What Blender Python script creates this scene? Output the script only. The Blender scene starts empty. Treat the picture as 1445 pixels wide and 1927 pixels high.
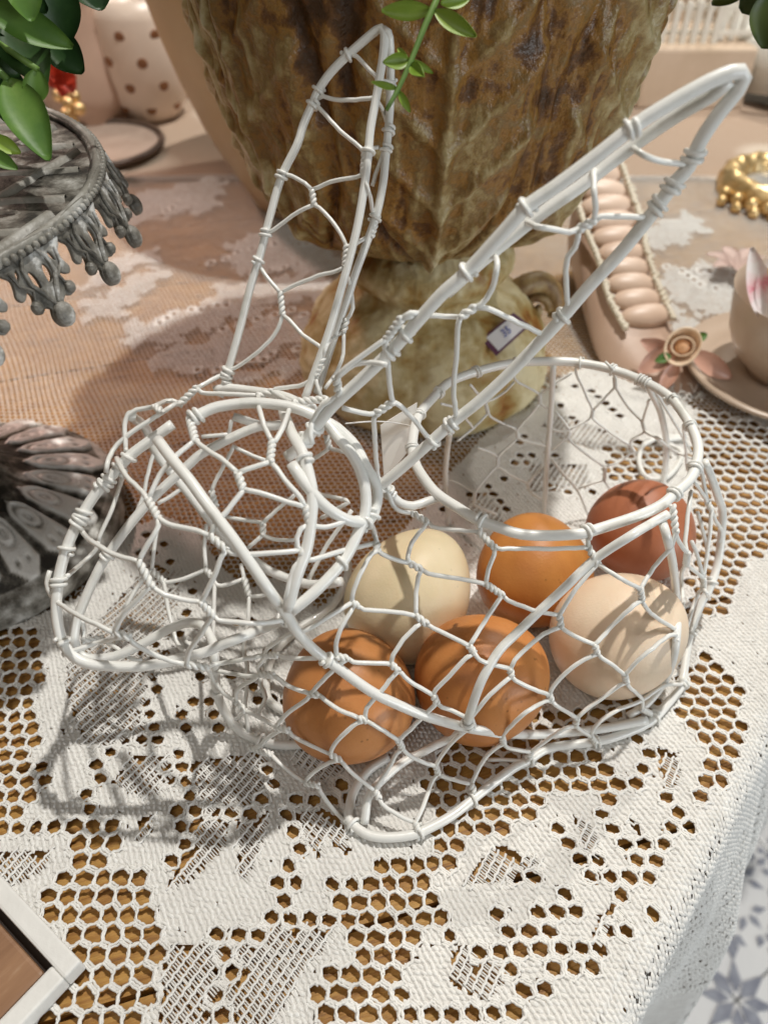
import bpy, bmesh, json, math, random
import numpy as np
from mathutils import Vector, Matrix, noise
R=math.radians; PI=math.pi
random.seed(7); rng=np.random.default_rng(7)
sc=bpy.context.scene; COL=sc.collection
# ------------------------------------------------------------------ camera, world, lamps, exposure
H=.27; FPX=1500.; CX,CY=722.5,963.5; S2=math.sqrt(.5)
cd=bpy.data.cameras.new('camera'); cam=bpy.data.objects.new('camera',cd); COL.objects.link(cam)
cam.location=(0,0,H); cam.rotation_euler=(R(45),0,0)
cd.sensor_fit='VERTICAL'; cd.sensor_height=36; cd.sensor_width=36*1445/1927; cd.lens=36*FPX/1927
cd.clip_start=.01; cd.clip_end=30
cd.dof.use_dof=True; cd.dof.focus_distance=.262; cd.dof.aperture_fstop=10.5
sc.camera=cam
w=bpy.data.worlds.new('World'); sc.world=w; w.use_nodes=True
bg=w.node_tree.nodes['Background']; bg.inputs[0].default_value=(1,.91,.76,1); bg.inputs[1].default_value=.085
KDIR=Vector((.17,.29,1)).normalized()
def lamp(name,kind,loc,target,energy,color,**k):
    l=bpy.data.lights.new(name,kind); l.energy=energy; l.color=color
    for a,b in k.items(): setattr(l,a,b)
    o=bpy.data.objects.new(name,l); COL.objects.link(o); o.location=loc
    o.rotation_euler=(Vector(target)-Vector(loc)).to_track_quat('-Z','Y').to_euler(); return o
kt=Vector((.03,.18,0))
lamp('shop_spotlight','SPOT',kt+KDIR*1.6,kt,78,(1,.965,.90),shadow_soft_size=.018,spot_size=R(80),spot_blend=.5)
kt2=Vector((.09,.19,.03)); lamp('rear_spotlight','SPOT',kt2+Vector((.42,.95,1)).normalized()*1.7,kt2,30,(1,.95,.86),shadow_soft_size=.016,spot_size=R(80),spot_blend=.5)
lamp('soft_fill_light','AREA',(-.5,-.45,1.35),(-.05,.2,.05),3.6,(1,.93,.85),shape='RECTANGLE',size=.9,size_y=.5)  # added soft warm fill from behind the camera, no real fitting
lamp('cool_fill_light','AREA',(1.5,-.75,.25),(.42,.18,-.6),16,(.90,.96,1),shape='RECTANGLE',size=.9,size_y=.7)  # cool daylight fill, added low at the right to brighten floor and drape
lamp('peach_shop_lamp','SPOT',(-.75,.95,1.0),(-.29,.44,0),42,(1,.67,.57),shadow_soft_size=.05,spot_size=R(31),spot_blend=.8)
sc.view_settings.view_transform='Standard'; sc.view_settings.look='None'; sc.view_settings.exposure=0; sc.view_settings.gamma=1
sc.cycles.max_bounces=8; sc.cycles.use_denoising=True

DATA = json.loads('''{"frames":[["head_frame",18,[[-565,1892,1213],[-518,1917,1223],[-473,1926,1229],[-398,1933,1233],[-323,1927,1231],[-266,1918,1224],[-209,1901,1209],[-172,1883,1195],[-136,1838,1175],[-102,1804,1150],[-76,1767,1124],[-57,1720,1092],[-53,1682,1050],[-59,1653,1022],[-73,1623,1001],[-111,1552,961],[-165,1485,937],[-217,1440,913],[-265,1410,889]]],["head_frame",18,[[-666,1977,1116],[-725,1944,1087],[-798,1902,1050],[-852,1856,1011],[-905,1809,970],[-942,1763,931],[-968,1724,897],[-987,1686,865],[-1002,1649,832],[-1012,1607,795],[-1018,1553,746],[-1012,1501,696],[-994,1461,656],[-962,1434,629],[-915,1419,613],[-843,1415,606],[-752,1416,604],[-678,1426,613],[-605,1438,626],[-550,1447,639],[-508,1459,656],[-447,1471,678],[-377,1524,660],[-293,1459,793]]],["body_frame",18,[[-666,1811,1189],[-611,1734,1182],[-551,1663,1164],[-495,1595,1134],[-420,1519,1075],[-369,1470,1018],[-320,1429,950],[-284,1444,826],[-260,1433,763],[-212,1426,674],[-138,1407,603],[-41,1371,533],[41,1363,471],[125,1365,403],[191,1364,366],[255,1359,341],[321,1363,310],[425,1413,200],[526,1454,120],[630,1487,70],[805,1512,60],[976,1550,55]]],["head_frame",18,[[-801,2000,1132],[-861,2254,874],[-842,2230,799],[-804,2202,738],[-744,2161,669],[-644,2074,577],[-566,2004,525],[-486,1954,502],[-414,1906,488],[-341,1868,491],[-271,1833,503],[-202,1809,532],[-149,1794,564]]],["head_frame",18,[[-330,2195,946],[-387,2192,936],[-442,2193,931],[-530,2171,903],[-641,2129,861],[-683,2103,836],[-745,2062,798],[-807,2018,758],[-868,1966,711],[-912,1923,673],[-948,1885,638],[-988,1839,597],[-1027,1779,542],[-1056,1727,494],[-1074,1688,457],[-1079,1647,417],[-1062,1618,389],[-1026,1604,374],[-965,1607,374],[-904,1621,385],[-823,1651,413],[-740,1684,445],[-678,1695,458],[-622,1665,476],[-581,1603,470],[-567,1542,467],[-584,1559,360],[-594,1561,280],[-595,1557,180],[-575,1537,110],[-537,1510,60],[-486,1487,40],[-416,1464,35],[-345,1459,35],[-268,1464,35]]],["head_frame",17,[[-547,2293,897],[-498,2286,883],[-448,2274,873],[-390,2264,881]]],["head_frame",18,[[-311,1958,1179],[-275,1850,1184],[-237,1753,1194],[-220,1707,1173],[-203,1638,1134],[-207,1575,1079],[-219,1521,1027],[-241,1476,987],[-260,1438,939],[-272,1409,891]]],["head_frame",16,[[-567,2184,1094],[-526,2182,1106],[-441,2167,1106],[-352,2126,1121],[-298,2083,1134],[-239,2012,1148]]],["head_frame",18,[[-264,1710,1185],[-234,1671,1161],[-197,1636,1131],[-163,1619,1098],[-110,1619,1051],[-57,1646,1009],[-36,1674,1007],[-22,1709,1024],[-20,1742,1056],[-37,1761,1090],[-58,1788,1115],[-76,1821,1135],[-97,1846,1153],[-142,1877,1182],[-180,1889,1199]]],["body_frame",18,[[-149,2198,200],[-159,2196,100],[-195,2135,50],[-251,2070,35],[-356,1979,35],[-433,1874,35],[-459,1773,35],[-451,1670,35],[-415,1623,35],[-356,1589,35]]],["foot_loop",18,[[14,1411,35],[-54,1362,35],[-102,1290,35],[-118,1232,35],[-119,1180,35],[-65,1134,35],[1,1120,35],[96,1129,35],[176,1163,35],[243,1202,35],[313,1257,35],[387,1314,35],[461,1368,35],[520,1399,35],[602,1447,35],[745,1468,35],[835,1487,35],[959,1535,35],[1028,1582,35],[1131,1686,35],[1164,1724,35]]],["foot_loop",16,[[-66,1169,35],[-62,1193,60],[-55,1229,90],[-32,1257,110],[1,1289,120],[67,1343,130],[126,1375,130],[182,1402,140],[227,1415,160],[264,1361,320]]],["body_frame",16,[[919,1820,871],[861,1791,857],[773,1710,888],[673,1696,789],[581,1638,721],[500,1585,668],[434,1536,629],[369,1483,599],[329,1435,564],[303,1401,519],[281,1370,427],[273,1360,357]]],["body_frame",16,[[907,1815,838],[909,1756,829],[996,1820,627],[1118,1916,306],[1031,1693,420],[1022,1628,333],[1045,1659,140],[986,1609,70],[908,1563,60]]],["body_frame",17,[[1145,2141,810],[1194,2160,731],[1286,2211,569],[1349,2240,443],[1360,2163,281],[1315,2061,220],[1272,2003,170],[1215,1894,100],[1173,1769,60],[1153,1715,50]]],["body_frame",15,[[1026,2549,858],[1059,2556,802],[1129,2595,685],[1218,2666,487],[1271,2709,318],[1367,2868,40]]],["body_frame",13,[[678,2677,859],[708,2693,600],[722,2647,332],[754,2639,20]]],["body_frame",13,[[247,2333,790],[257,2472,576],[268,2561,347],[303,2604,20]]],["tail_loop",13,[[1569,3214,40],[1486,3214,40],[1411,3193,40],[1334,3146,40],[1299,3075,40],[1281,3006,40],[1287,2918,40],[1332,2887,40],[1407,2915,40],[1483,3014,40],[1515,3095,40],[1477,3146,40],[1412,3171,40]]],["rim",19,[[111,2259,870],[133,2346,870],[182,2437,870],[255,2543,870],[368,2614,870],[479,2661,870],[562,2679,870],[695,2683,870],[780,2672,870],[898,2628,870],[1004,2550,870],[1079,2454,870],[1106,2350,870],[1116,2241,870],[1107,2147,870],[1076,2062,870],[1034,1986,870],[966,1919,870],[908,1863,870],[818,1812,870],[671,1750,870],[627,1734,870],[524,1725,870],[432,1731,870],[383,1752,870],[300,1795,870],[245,1846,870],[177,1914,870],[136,1989,870],[109,2065,870],[100,2150,870]]],["body_frame",16,[[197,1914,860],[142,1899,850],[96,1879,850],[55,1881,860],[22,1893,890],[-11,1888,954]]],["ear_left",14,[[-553,2176,1077],[-540,2186,1096],[-520,2221,1151],[-479,2288,1256],[-436,2367,1377],[-401,2419,1462],[-363,2487,1568],[-325,2547,1662],[-272,2589,1745],[-252,2620,1793],[-222,2648,1845],[-201,2668,1881],[-164,2684,1923],[-112,2696,1967],[-60,2704,2006],[-23,2708,2032],[-9,2706,2038],[1,2693,2028],[-2,2657,1982],[-14,2616,1925],[-27,2576,1868],[-41,2536,1811],[-48,2492,1754],[-59,2441,1684],[-80,2373,1589],[-105,2319,1508],[-134,2265,1425],[-169,2203,1329],[-210,2145,1235],[-255,2087,1137]]],["ear_left",14,[[-2,2701,2035],[12,2691,2029],[18,2687,1995],[20,2681,1906],[19,2675,1836],[14,2642,1774],[4,2580,1694],[-3,2541,1643],[-23,2488,1567],[-58,2438,1487],[-93,2391,1411],[-123,2341,1334],[-159,2289,1252],[-193,2238,1171],[-218,2118,1136]]],["ear_right",19,[[-291,1807,1126],[-246,1816,1164],[-158,1833,1284],[-67,1850,1374],[20,1867,1461],[88,1880,1543],[152,1893,1619],[215,1905,1677],[302,1922,1778],[352,1931,1837],[420,1945,1882],[497,1960,1938],[527,1966,1961],[582,1977,2004],[618,1984,2029],[685,1998,2066],[753,2012,2099],[799,2021,2115],[825,2027,2116],[839,2030,2102],[831,2028,2073],[802,2023,2029],[773,2018,1966],[759,2016,1900],[737,2012,1871],[706,2006,1812],[674,2001,1755],[621,1991,1672],[563,1980,1597],[484,1965,1481],[425,1954,1406],[355,1941,1317],[280,1926,1238],[213,1913,1178],[141,1899,1103],[58,1883,1016],[-20,1868,942]]],["ear_right",18,[[803,2022,2100],[776,2030,2065],[734,2052,2026],[679,2079,1970],[613,2081,1914],[515,2060,1840],[413,2037,1772],[309,2015,1690],[245,2001,1636],[173,1985,1569]]]],
"twists":{"head":[[[-581,1884,1209],[-550,1794,1203]],[[-678,1647,1106],[-642,1591,1091]],[[-696,1502,998],[-659,1451,950]],[[-792,1405,796],[-747,1395,785]],[[-595,1377,672],[-537,1379,652]],[[-485,1527,1078],[-438,1498,1052]],[[-520,1423,914],[-490,1407,874]],[[-413,1673,1183],[-395,1629,1161]],[[-323,1774,1214],[-324,1709,1194]],[[-222,1604,1116],[-211,1573,1080]],[[-235,1517,1032],[-225,1500,1007]],[[-413,2124,1118],[-368,2132,1127]],[[-272,1972,1207],[-176,1978,1213]],[[-670,2104,1099],[-616,2140,1135]],[[-705,1972,1191],[-678,1934,1198]],[[-295,1443,804],[-260,1433,763]],[[-22,1671,895],[-20,1645,888]],[[-857,1930,466],[-813,1901,439]],[[-658,1936,465],[-635,1914,452]],[[-513,1898,455],[-492,1845,426]],[[-446,2050,594],[-445,2015,565]],[[-640,2151,656],[-626,2116,619]],[[-203,2187,890],[-194,2164,858]],[[-1059,1665,393],[-1004,1692,371]]],
"body":[[[-378,1477,576],[-334,1455,608]],[[-505,1477,299],[-476,1452,279]],[[-402,1467,483],[-354,1444,511]],[[-363,1383,299],[-319,1361,313]],[[-472,1407,111],[-397,1374,127]],[[-231,1377,507],[-205,1370,513]],[[-81,1322,458],[-58,1321,443]],[[-176,1295,275],[-143,1282,256]],[[-271,1286,92],[-225,1268,107]],[[-30,1234,140],[-17,1217,119]],[[-145,1426,643],[-111,1425,632]],[[-98,1522,788],[-79,1521,771]],[[21,1424,607],[44,1413,582]],[[100,1527,716],[133,1512,694]],[[81,1649,824],[118,1641,804]],[[266,1470,637],[283,1457,617]],[[323,1627,750],[376,1608,718]],[[304,1753,855],[351,1704,835]],[[405,1453,534],[409,1438,514]],[[157,1390,481],[170,1381,448]],[[46,1320,322],[61,1315,277]],[[282,1362,379],[294,1360,339]],[[179,1326,132],[187,1312,105]],[[401,1378,242],[411,1376,194]],[[303,1288,75],[312,1269,58]],[[105,1158,63],[117,1133,51]],[[651,1717,823],[682,1685,781]],[[834,1660,686],[847,1649,640]],[[564,1581,649],[571,1559,615]],[[690,1543,542],[703,1530,509]],[[1025,1689,426],[1017,1650,417]],[[820,1530,384],[836,1531,337]],[[552,1452,383],[562,1446,355]],[[672,1458,226],[672,1450,187]],[[745,1460,95],[770,1460,50]],[[516,1390,113],[512,1378,90]],[[946,1559,118],[1009,1582,39]],[[933,1837,888],[943,1780,831]],[[1032,1820,682],[1073,1875,564]],[[1217,1971,372],[1240,1980,298]],[[1215,2147,605],[1231,2126,584]],[[92,1854,842],[144,1822,830]]],
"back":[[[881,2685,623],[882,2682,589]],[[923,2640,823],[941,2660,765]],[[1102,2680,564],[1123,2675,516]],[[1079,2690,428],[1106,2690,391]],[[796,2671,528],[792,2664,489]],[[982,2649,333],[997,2658,245]],[[572,2684,517],[581,2676,479]],[[651,2707,689],[656,2704,648]],[[497,2641,400],[498,2617,365]],[[643,2622,262],[652,2619,225]],[[393,2502,317],[393,2501,254]],[[419,2655,685],[436,2660,626]]],
"ear_left":[[[-59,2498,1753],[-64,2460,1704]],[[-226,2487,1645],[-220,2456,1611]],[[-117,2341,1529],[-122,2304,1480]],[[-334,2320,1379],[-328,2276,1328]],[[-196,2148,1247],[-219,2118,1196]],[[-28,2471,1543],[-40,2448,1509]],[[-123,2305,1290],[-133,2284,1259]]],
"ear_right":[[[46,1871,1560],[9,1864,1504]],[[-133,1836,1391],[-128,1838,1329]],[[246,1913,1569],[207,1905,1544]],[[26,1871,1283],[-23,1862,1248]],[[501,1964,1765],[537,1971,1782]]]},"edges":{"head":[[[-616,2140,1135],[-572,2184,1137],[-541,2218,1134]],[[-616,2140,1135],[-598,2130,1125],[-516,2127,1122],[-413,2124,1118]],[[-670,2104,1099],[-694,2111,1106],[-717,2110,1105],[-705,1972,1191]],[[-705,1972,1191],[-735,2020,1150],[-783,2014,1144],[-810,2001,1133],[-819,1976,1112],[-816,1945,1086],[-812,1911,1058]],[[-670,2104,1099],[-670,2022,1153],[-709,2001,1135],[-763,1976,1113],[-818,1945,1086],[-854,1914,1060],[-854,1844,1065],[-857,1825,1046]],[[-841,1896,1044],[-796,1801,1100],[-761,1744,1104],[-699,1673,1109],[-678,1647,1106]],[[-678,1647,1106],[-667,1663,1120],[-646,1703,1150],[-602,1741,1185],[-550,1794,1203]],[[-550,1794,1203],[-533,1774,1202],[-494,1739,1200],[-467,1721,1197],[-413,1673,1183]],[[-413,1673,1183],[-367,1692,1191],[-324,1709,1194]],[[-323,1774,1214],[-349,1828,1226],[-373,1907,1233],[-413,2124,1118]],[[-323,1774,1214],[-313,1779,1214],[-293,1843,1223],[-283,1910,1227],[-272,1972,1207]],[[-368,2132,1127],[-355,2139,1133],[-301,2127,1150],[-253,2114,1172],[-219,2118,1196]],[[-368,2132,1127],[-349,2110,1133],[-298,2028,1165],[-272,1972,1207]],[[-176,1978,1213],[-194,1882,1244],[-209,1810,1244],[-213,1790,1223],[-206,1772,1205]],[[-324,1709,1194],[-304,1689,1183],[-267,1648,1157],[-235,1622,1135],[-222,1604,1116]],[[-395,1629,1161],[-335,1619,1152],[-273,1607,1134],[-222,1604,1116]],[[-395,1629,1161],[-402,1618,1155],[-439,1578,1127],[-473,1548,1100],[-485,1527,1078]],[[-642,1591,1091],[-611,1567,1086],[-527,1542,1087],[-509,1535,1084],[-485,1527,1078]],[[-438,1498,1052],[-425,1492,1046],[-386,1490,1043],[-300,1499,1039],[-235,1517,1032]],[[-211,1573,1080],[-194,1573,1070],[-163,1582,1057],[-126,1596,1058],[-97,1627,1046],[-64,1655,1017],[-39,1679,970],[-27,1699,899],[-22,1671,895]],[[-211,1573,1080],[-235,1558,1075],[-245,1539,1058],[-244,1522,1041],[-235,1517,1032]],[[-225,1500,1007],[-200,1508,1001],[-129,1553,985],[-59,1649,906],[-22,1671,895]],[[-225,1500,1007],[-245,1487,1004],[-260,1466,983],[-278,1423,924],[-295,1443,804]],[[-490,1407,874],[-477,1400,860],[-432,1394,860],[-360,1390,859],[-295,1443,804]],[[-438,1498,1052],[-451,1489,1040],[-472,1461,997],[-505,1433,938],[-520,1423,914]],[[-659,1451,950],[-645,1445,942],[-620,1436,931],[-553,1426,916],[-520,1423,914]],[[-642,1591,1091],[-637,1568,1078],[-651,1549,1058],[-678,1524,1026],[-696,1502,998]],[[-956,1739,910],[-938,1715,889],[-856,1596,979],[-781,1541,989],[-696,1502,998]],[[-659,1451,950],[-677,1446,937],[-708,1434,905],[-748,1422,866],[-792,1405,796]],[[-1040,1628,813],[-1047,1613,800],[-1045,1586,776],[-1018,1558,751],[-913,1463,804],[-831,1420,804],[-792,1405,796]],[[-747,1395,785],[-741,1391,765],[-701,1383,730],[-638,1380,685],[-595,1377,672]],[[-776,1398,781],[-879,1468,660],[-935,1455,648],[-998,1438,634]],[[-490,1407,874],[-532,1391,807],[-577,1381,734],[-595,1377,672]],[[-537,1379,652],[-552,1487,510],[-465,1480,545],[-378,1477,576]],[[-537,1379,652],[-575,1488,454],[-585,1533,340],[-553,1507,305],[-505,1477,299]],[[-838,2237,808],[-852,2197,766],[-868,2155,723],[-883,2113,672],[-918,2057,611]],[[-736,2164,672],[-774,2141,658],[-806,2123,646],[-836,2106,637]],[[-818,1856,1011],[-958,2096,720],[-987,2050,657],[-1019,1997,612],[-1032,1966,585]],[[-1032,1966,585],[-1039,1945,566],[-1073,1900,553],[-986,1616,802]],[[-838,2056,578],[-851,1987,514],[-857,1930,466]],[[-813,1901,439],[-803,1897,436],[-739,1909,443],[-658,1936,465]],[[-813,1901,439],[-788,1811,387],[-769,1758,365],[-746,1698,347],[-722,1666,340],[-702,1658,339],[-690,1680,343],[-711,1697,346],[-699,1691,344],[-666,1673,343]],[[-857,1930,466],[-873,1914,457],[-908,1869,432],[-949,1789,393],[-967,1731,373]],[[-660,2067,570],[-666,2000,512],[-658,1936,465]],[[-635,1914,452],[-615,1885,435],[-578,1885,437],[-513,1898,455]],[[-635,1914,452],[-623,1885,434],[-616,1738,364],[-606,1656,345]],[[-492,1845,426],[-482,1840,425],[-434,1837,435],[-407,1846,449]],[[-492,1845,426],[-491,1754,380],[-509,1700,299],[-493,1642,283],[-498,1586,200],[-508,1558,120],[-497,1501,60]],[[-528,1945,485],[-517,1913,465],[-513,1898,455]],[[-588,2084,592],[-513,2067,590],[-446,2050,594]],[[-446,2050,594],[-426,2061,610],[-393,2076,634],[-323,2103,689]],[[-445,2015,565],[-427,2006,563],[-392,1992,564],[-325,1976,581]],[[-445,2015,565],[-501,1988,525]],[[-640,2151,656],[-635,2163,670],[-592,2210,734],[-551,2249,798]],[[-555,2289,883],[-568,2270,834]],[[-668,2263,827],[-566,2269,834]],[[-551,2246,793],[-486,2224,771],[-435,2206,763]],[[-194,2164,858],[-130,2125,869]],[[-194,2164,858],[-234,2164,820],[-260,2164,800]],[[-247,2085,712],[-134,2024,736],[-125,2012,735],[-140,2013,723],[-226,2009,660]],[[-113,1985,724],[-167,1947,656],[-211,1914,600],[-267,1848,515]],[[-1052,1698,466],[-1064,1700,408],[-1059,1665,393]],[[-1004,1692,371],[-985,1679,364],[-945,1660,352],[-891,1626,342],[-853,1619,339]],[[-436,1624,293],[-436,1612,281],[-434,1555,280],[-419,1537,240],[-455,1520,140]],[[-538,1516,120],[-476,1452,279]]],
"body":[[[-20,1645,888],[-4,1641,875],[32,1642,850],[81,1649,824]],[[-20,1645,888],[-38,1630,890],[-73,1573,857],[-96,1536,812],[-98,1522,788]],[[144,1822,830],[125,1793,831],[90,1725,838],[74,1663,833],[81,1649,824]],[[144,1822,830],[160,1802,828],[209,1788,833],[304,1753,855]],[[4,1861,941],[15,1858,923],[28,1848,885],[55,1840,863],[92,1854,842]],[[304,1753,855],[307,1763,859],[321,1825,820]],[[351,1704,835],[374,1702,833],[466,1704,833],[527,1706,828],[651,1717,823]],[[644,1742,871],[646,1727,851],[651,1717,823]],[[351,1704,835],[349,1688,818],[331,1658,784],[323,1627,750]],[[118,1641,804],[138,1634,793],[183,1633,781],[244,1631,769],[323,1627,750]],[[118,1641,804],[107,1619,796],[100,1577,766],[100,1527,716]],[[-79,1521,771],[-61,1518,758],[1,1524,743],[60,1528,728],[100,1527,716]],[[-260,1433,763],[-245,1433,763],[-218,1439,773],[-153,1480,786],[-98,1522,788]],[[-95,1515,773],[-105,1501,762],[-132,1465,730],[-148,1439,681],[-145,1426,643]],[[-334,1455,608],[-312,1444,612],[-234,1421,639],[-145,1426,643]],[[-260,1433,763],[-284,1437,744],[-330,1456,679],[-370,1476,612],[-378,1477,576]],[[-378,1477,576],[-390,1478,545],[-410,1479,504],[-402,1467,483]],[[-111,1425,632],[-95,1420,621],[-60,1420,616],[21,1424,607]],[[112,1511,696],[99,1503,691],[60,1474,666],[29,1441,631],[21,1424,607]],[[133,1512,694],[153,1504,684],[202,1489,665],[266,1470,637]],[[376,1608,718],[364,1594,708],[318,1537,675],[279,1485,647],[266,1470,637]],[[376,1608,718],[394,1597,704],[423,1591,693],[471,1584,674],[495,1581,665],[564,1581,649]],[[682,1685,781],[665,1675,764],[619,1639,719],[582,1601,672],[564,1581,649]],[[682,1685,781],[698,1673,777],[744,1646,761],[834,1660,686]],[[943,1780,831],[938,1761,780],[916,1753,733],[893,1739,698],[850,1684,684],[834,1660,686]],[[847,1649,640],[862,1653,612],[917,1671,530],[1025,1689,426]],[[847,1649,640],[813,1621,649],[784,1606,624],[742,1587,569],[703,1552,546],[690,1543,542]],[[571,1559,615],[588,1554,602],[638,1545,571],[690,1543,542]],[[571,1559,615],[552,1553,612],[513,1539,602],[461,1507,577],[419,1473,553],[405,1453,534]],[[283,1457,617],[292,1450,604],[318,1445,584],[405,1453,534]],[[283,1457,617],[256,1445,608],[223,1422,574],[194,1409,541],[165,1397,504],[157,1390,481]],[[44,1413,582],[56,1410,572],[81,1401,543],[157,1390,481]],[[44,1413,582],[27,1402,568],[-8,1375,529],[-54,1342,485],[-58,1321,443]],[[-111,1425,632],[-134,1416,619],[-178,1396,579],[-213,1383,535],[-231,1377,507]],[[-354,1444,511],[-338,1433,507],[-302,1409,500],[-231,1377,507]],[[-205,1370,513],[-190,1361,505],[-140,1335,483],[-81,1322,458]],[[-231,1377,507],[-245,1373,483],[-307,1377,403],[-345,1380,335],[-363,1383,299]],[[-476,1452,279],[-459,1444,288],[-437,1430,291],[-363,1383,299]],[[-402,1467,483],[-430,1473,443],[-473,1485,392],[-504,1488,338],[-505,1477,299]],[[-578,1542,395],[-507,1510,420],[-437,1480,451],[-402,1467,483]],[[-319,1361,313],[-306,1352,292],[-251,1325,287],[-176,1295,275]],[[-342,1371,296],[-368,1380,260],[-405,1392,199],[-440,1399,135],[-472,1407,111]],[[-58,1321,443],[-38,1319,426],[1,1318,382],[46,1320,322]],[[-58,1321,443],[-85,1314,442],[-133,1294,397],[-165,1294,327],[-176,1295,275]],[[-397,1374,127],[-382,1362,117],[-328,1322,100],[-271,1286,92]],[[-143,1282,256],[-178,1290,230],[-236,1294,157],[-264,1290,110],[-271,1286,92]],[[-143,1282,256],[-128,1274,232],[-86,1255,188],[-30,1234,140]],[[-225,1268,107],[-218,1256,93],[-195,1228,71],[-143,1186,30],[-113,1161,40]],[[61,1315,277],[76,1315,245],[122,1320,181],[179,1326,132]],[[61,1315,277],[40,1303,263],[17,1280,213],[-17,1249,162],[-30,1234,140]],[[170,1381,448],[152,1375,426],[122,1361,388],[71,1334,340],[46,1320,322]],[[170,1381,448],[188,1376,430],[218,1372,419],[282,1362,379]],[[409,1438,514],[395,1428,512],[338,1390,481],[297,1369,414],[282,1362,379]],[[409,1438,514],[424,1432,499],[479,1432,455],[552,1452,383]],[[294,1360,339],[276,1358,323],[230,1352,252],[194,1339,171],[179,1326,132]],[[294,1360,339],[314,1362,312],[345,1367,279],[401,1378,242]],[[187,1312,105],[202,1307,97],[246,1297,88],[303,1288,75]],[[187,1312,105],[170,1297,97],[151,1253,83],[123,1188,71],[105,1158,63]],[[-17,1217,119],[-6,1203,106],[13,1191,96],[65,1169,75],[105,1158,63]],[[411,1376,194],[394,1371,189],[355,1351,159],[322,1319,106],[303,1288,75]],[[411,1376,194],[428,1376,169],[463,1380,146],[516,1390,113]],[[703,1530,509],[683,1523,504],[636,1508,483],[587,1485,437],[559,1463,403],[552,1452,383]],[[703,1530,509],[722,1528,487],[759,1527,455],[820,1530,384]],[[1018,1664,428],[980,1640,458],[904,1571,484],[852,1542,451],[830,1534,404],[820,1530,384]],[[562,1446,355],[580,1446,329],[672,1458,226]],[[562,1446,355],[534,1433,374],[464,1382,391],[425,1378,315],[401,1378,242]],[[836,1531,337],[813,1523,332],[769,1505,297],[707,1478,256],[672,1458,226]],[[836,1531,337],[859,1537,295],[931,1561,184],[946,1559,118]],[[672,1450,187],[697,1453,153],[745,1460,95]],[[672,1450,187],[647,1441,194],[613,1427,190],[551,1402,144],[516,1390,113]],[[745,1460,95],[748,1468,125],[766,1481,154],[827,1511,183],[927,1557,172],[972,1585,180],[1036,1627,168],[1152,1710,50]],[[512,1378,90],[509,1387,50],[441,1398,40],[370,1398,40]],[[943,1780,831],[965,1795,782],[987,1797,747],[1032,1820,682]],[[1073,1875,564],[1127,1932,479],[1217,1971,372]],[[1073,1875,564],[1111,1945,433],[1170,2016,280],[1147,1911,279],[1083,1784,362],[1025,1689,426]],[[1240,1980,298],[1220,1922,346],[1326,2049,150]],[[1240,1980,298],[1258,2030,204],[1209,1936,180],[1186,1874,100]],[[1078,2031,771],[1051,1962,773],[1027,1852,706],[1032,1820,682]],[[1120,2105,817],[1215,2147,605]],[[1231,2126,584],[1229,2056,486],[1217,1971,372]],[[1231,2126,584],[1278,2157,501],[1345,2194,397],[1347,2184,345]],[[1179,2121,578],[1247,2118,434],[1266,2094,381]],[[1118,1975,574],[1159,1970,498],[1217,1971,372]],[[1095,2072,784],[1167,2111,681],[1215,2147,605]]],
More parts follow.
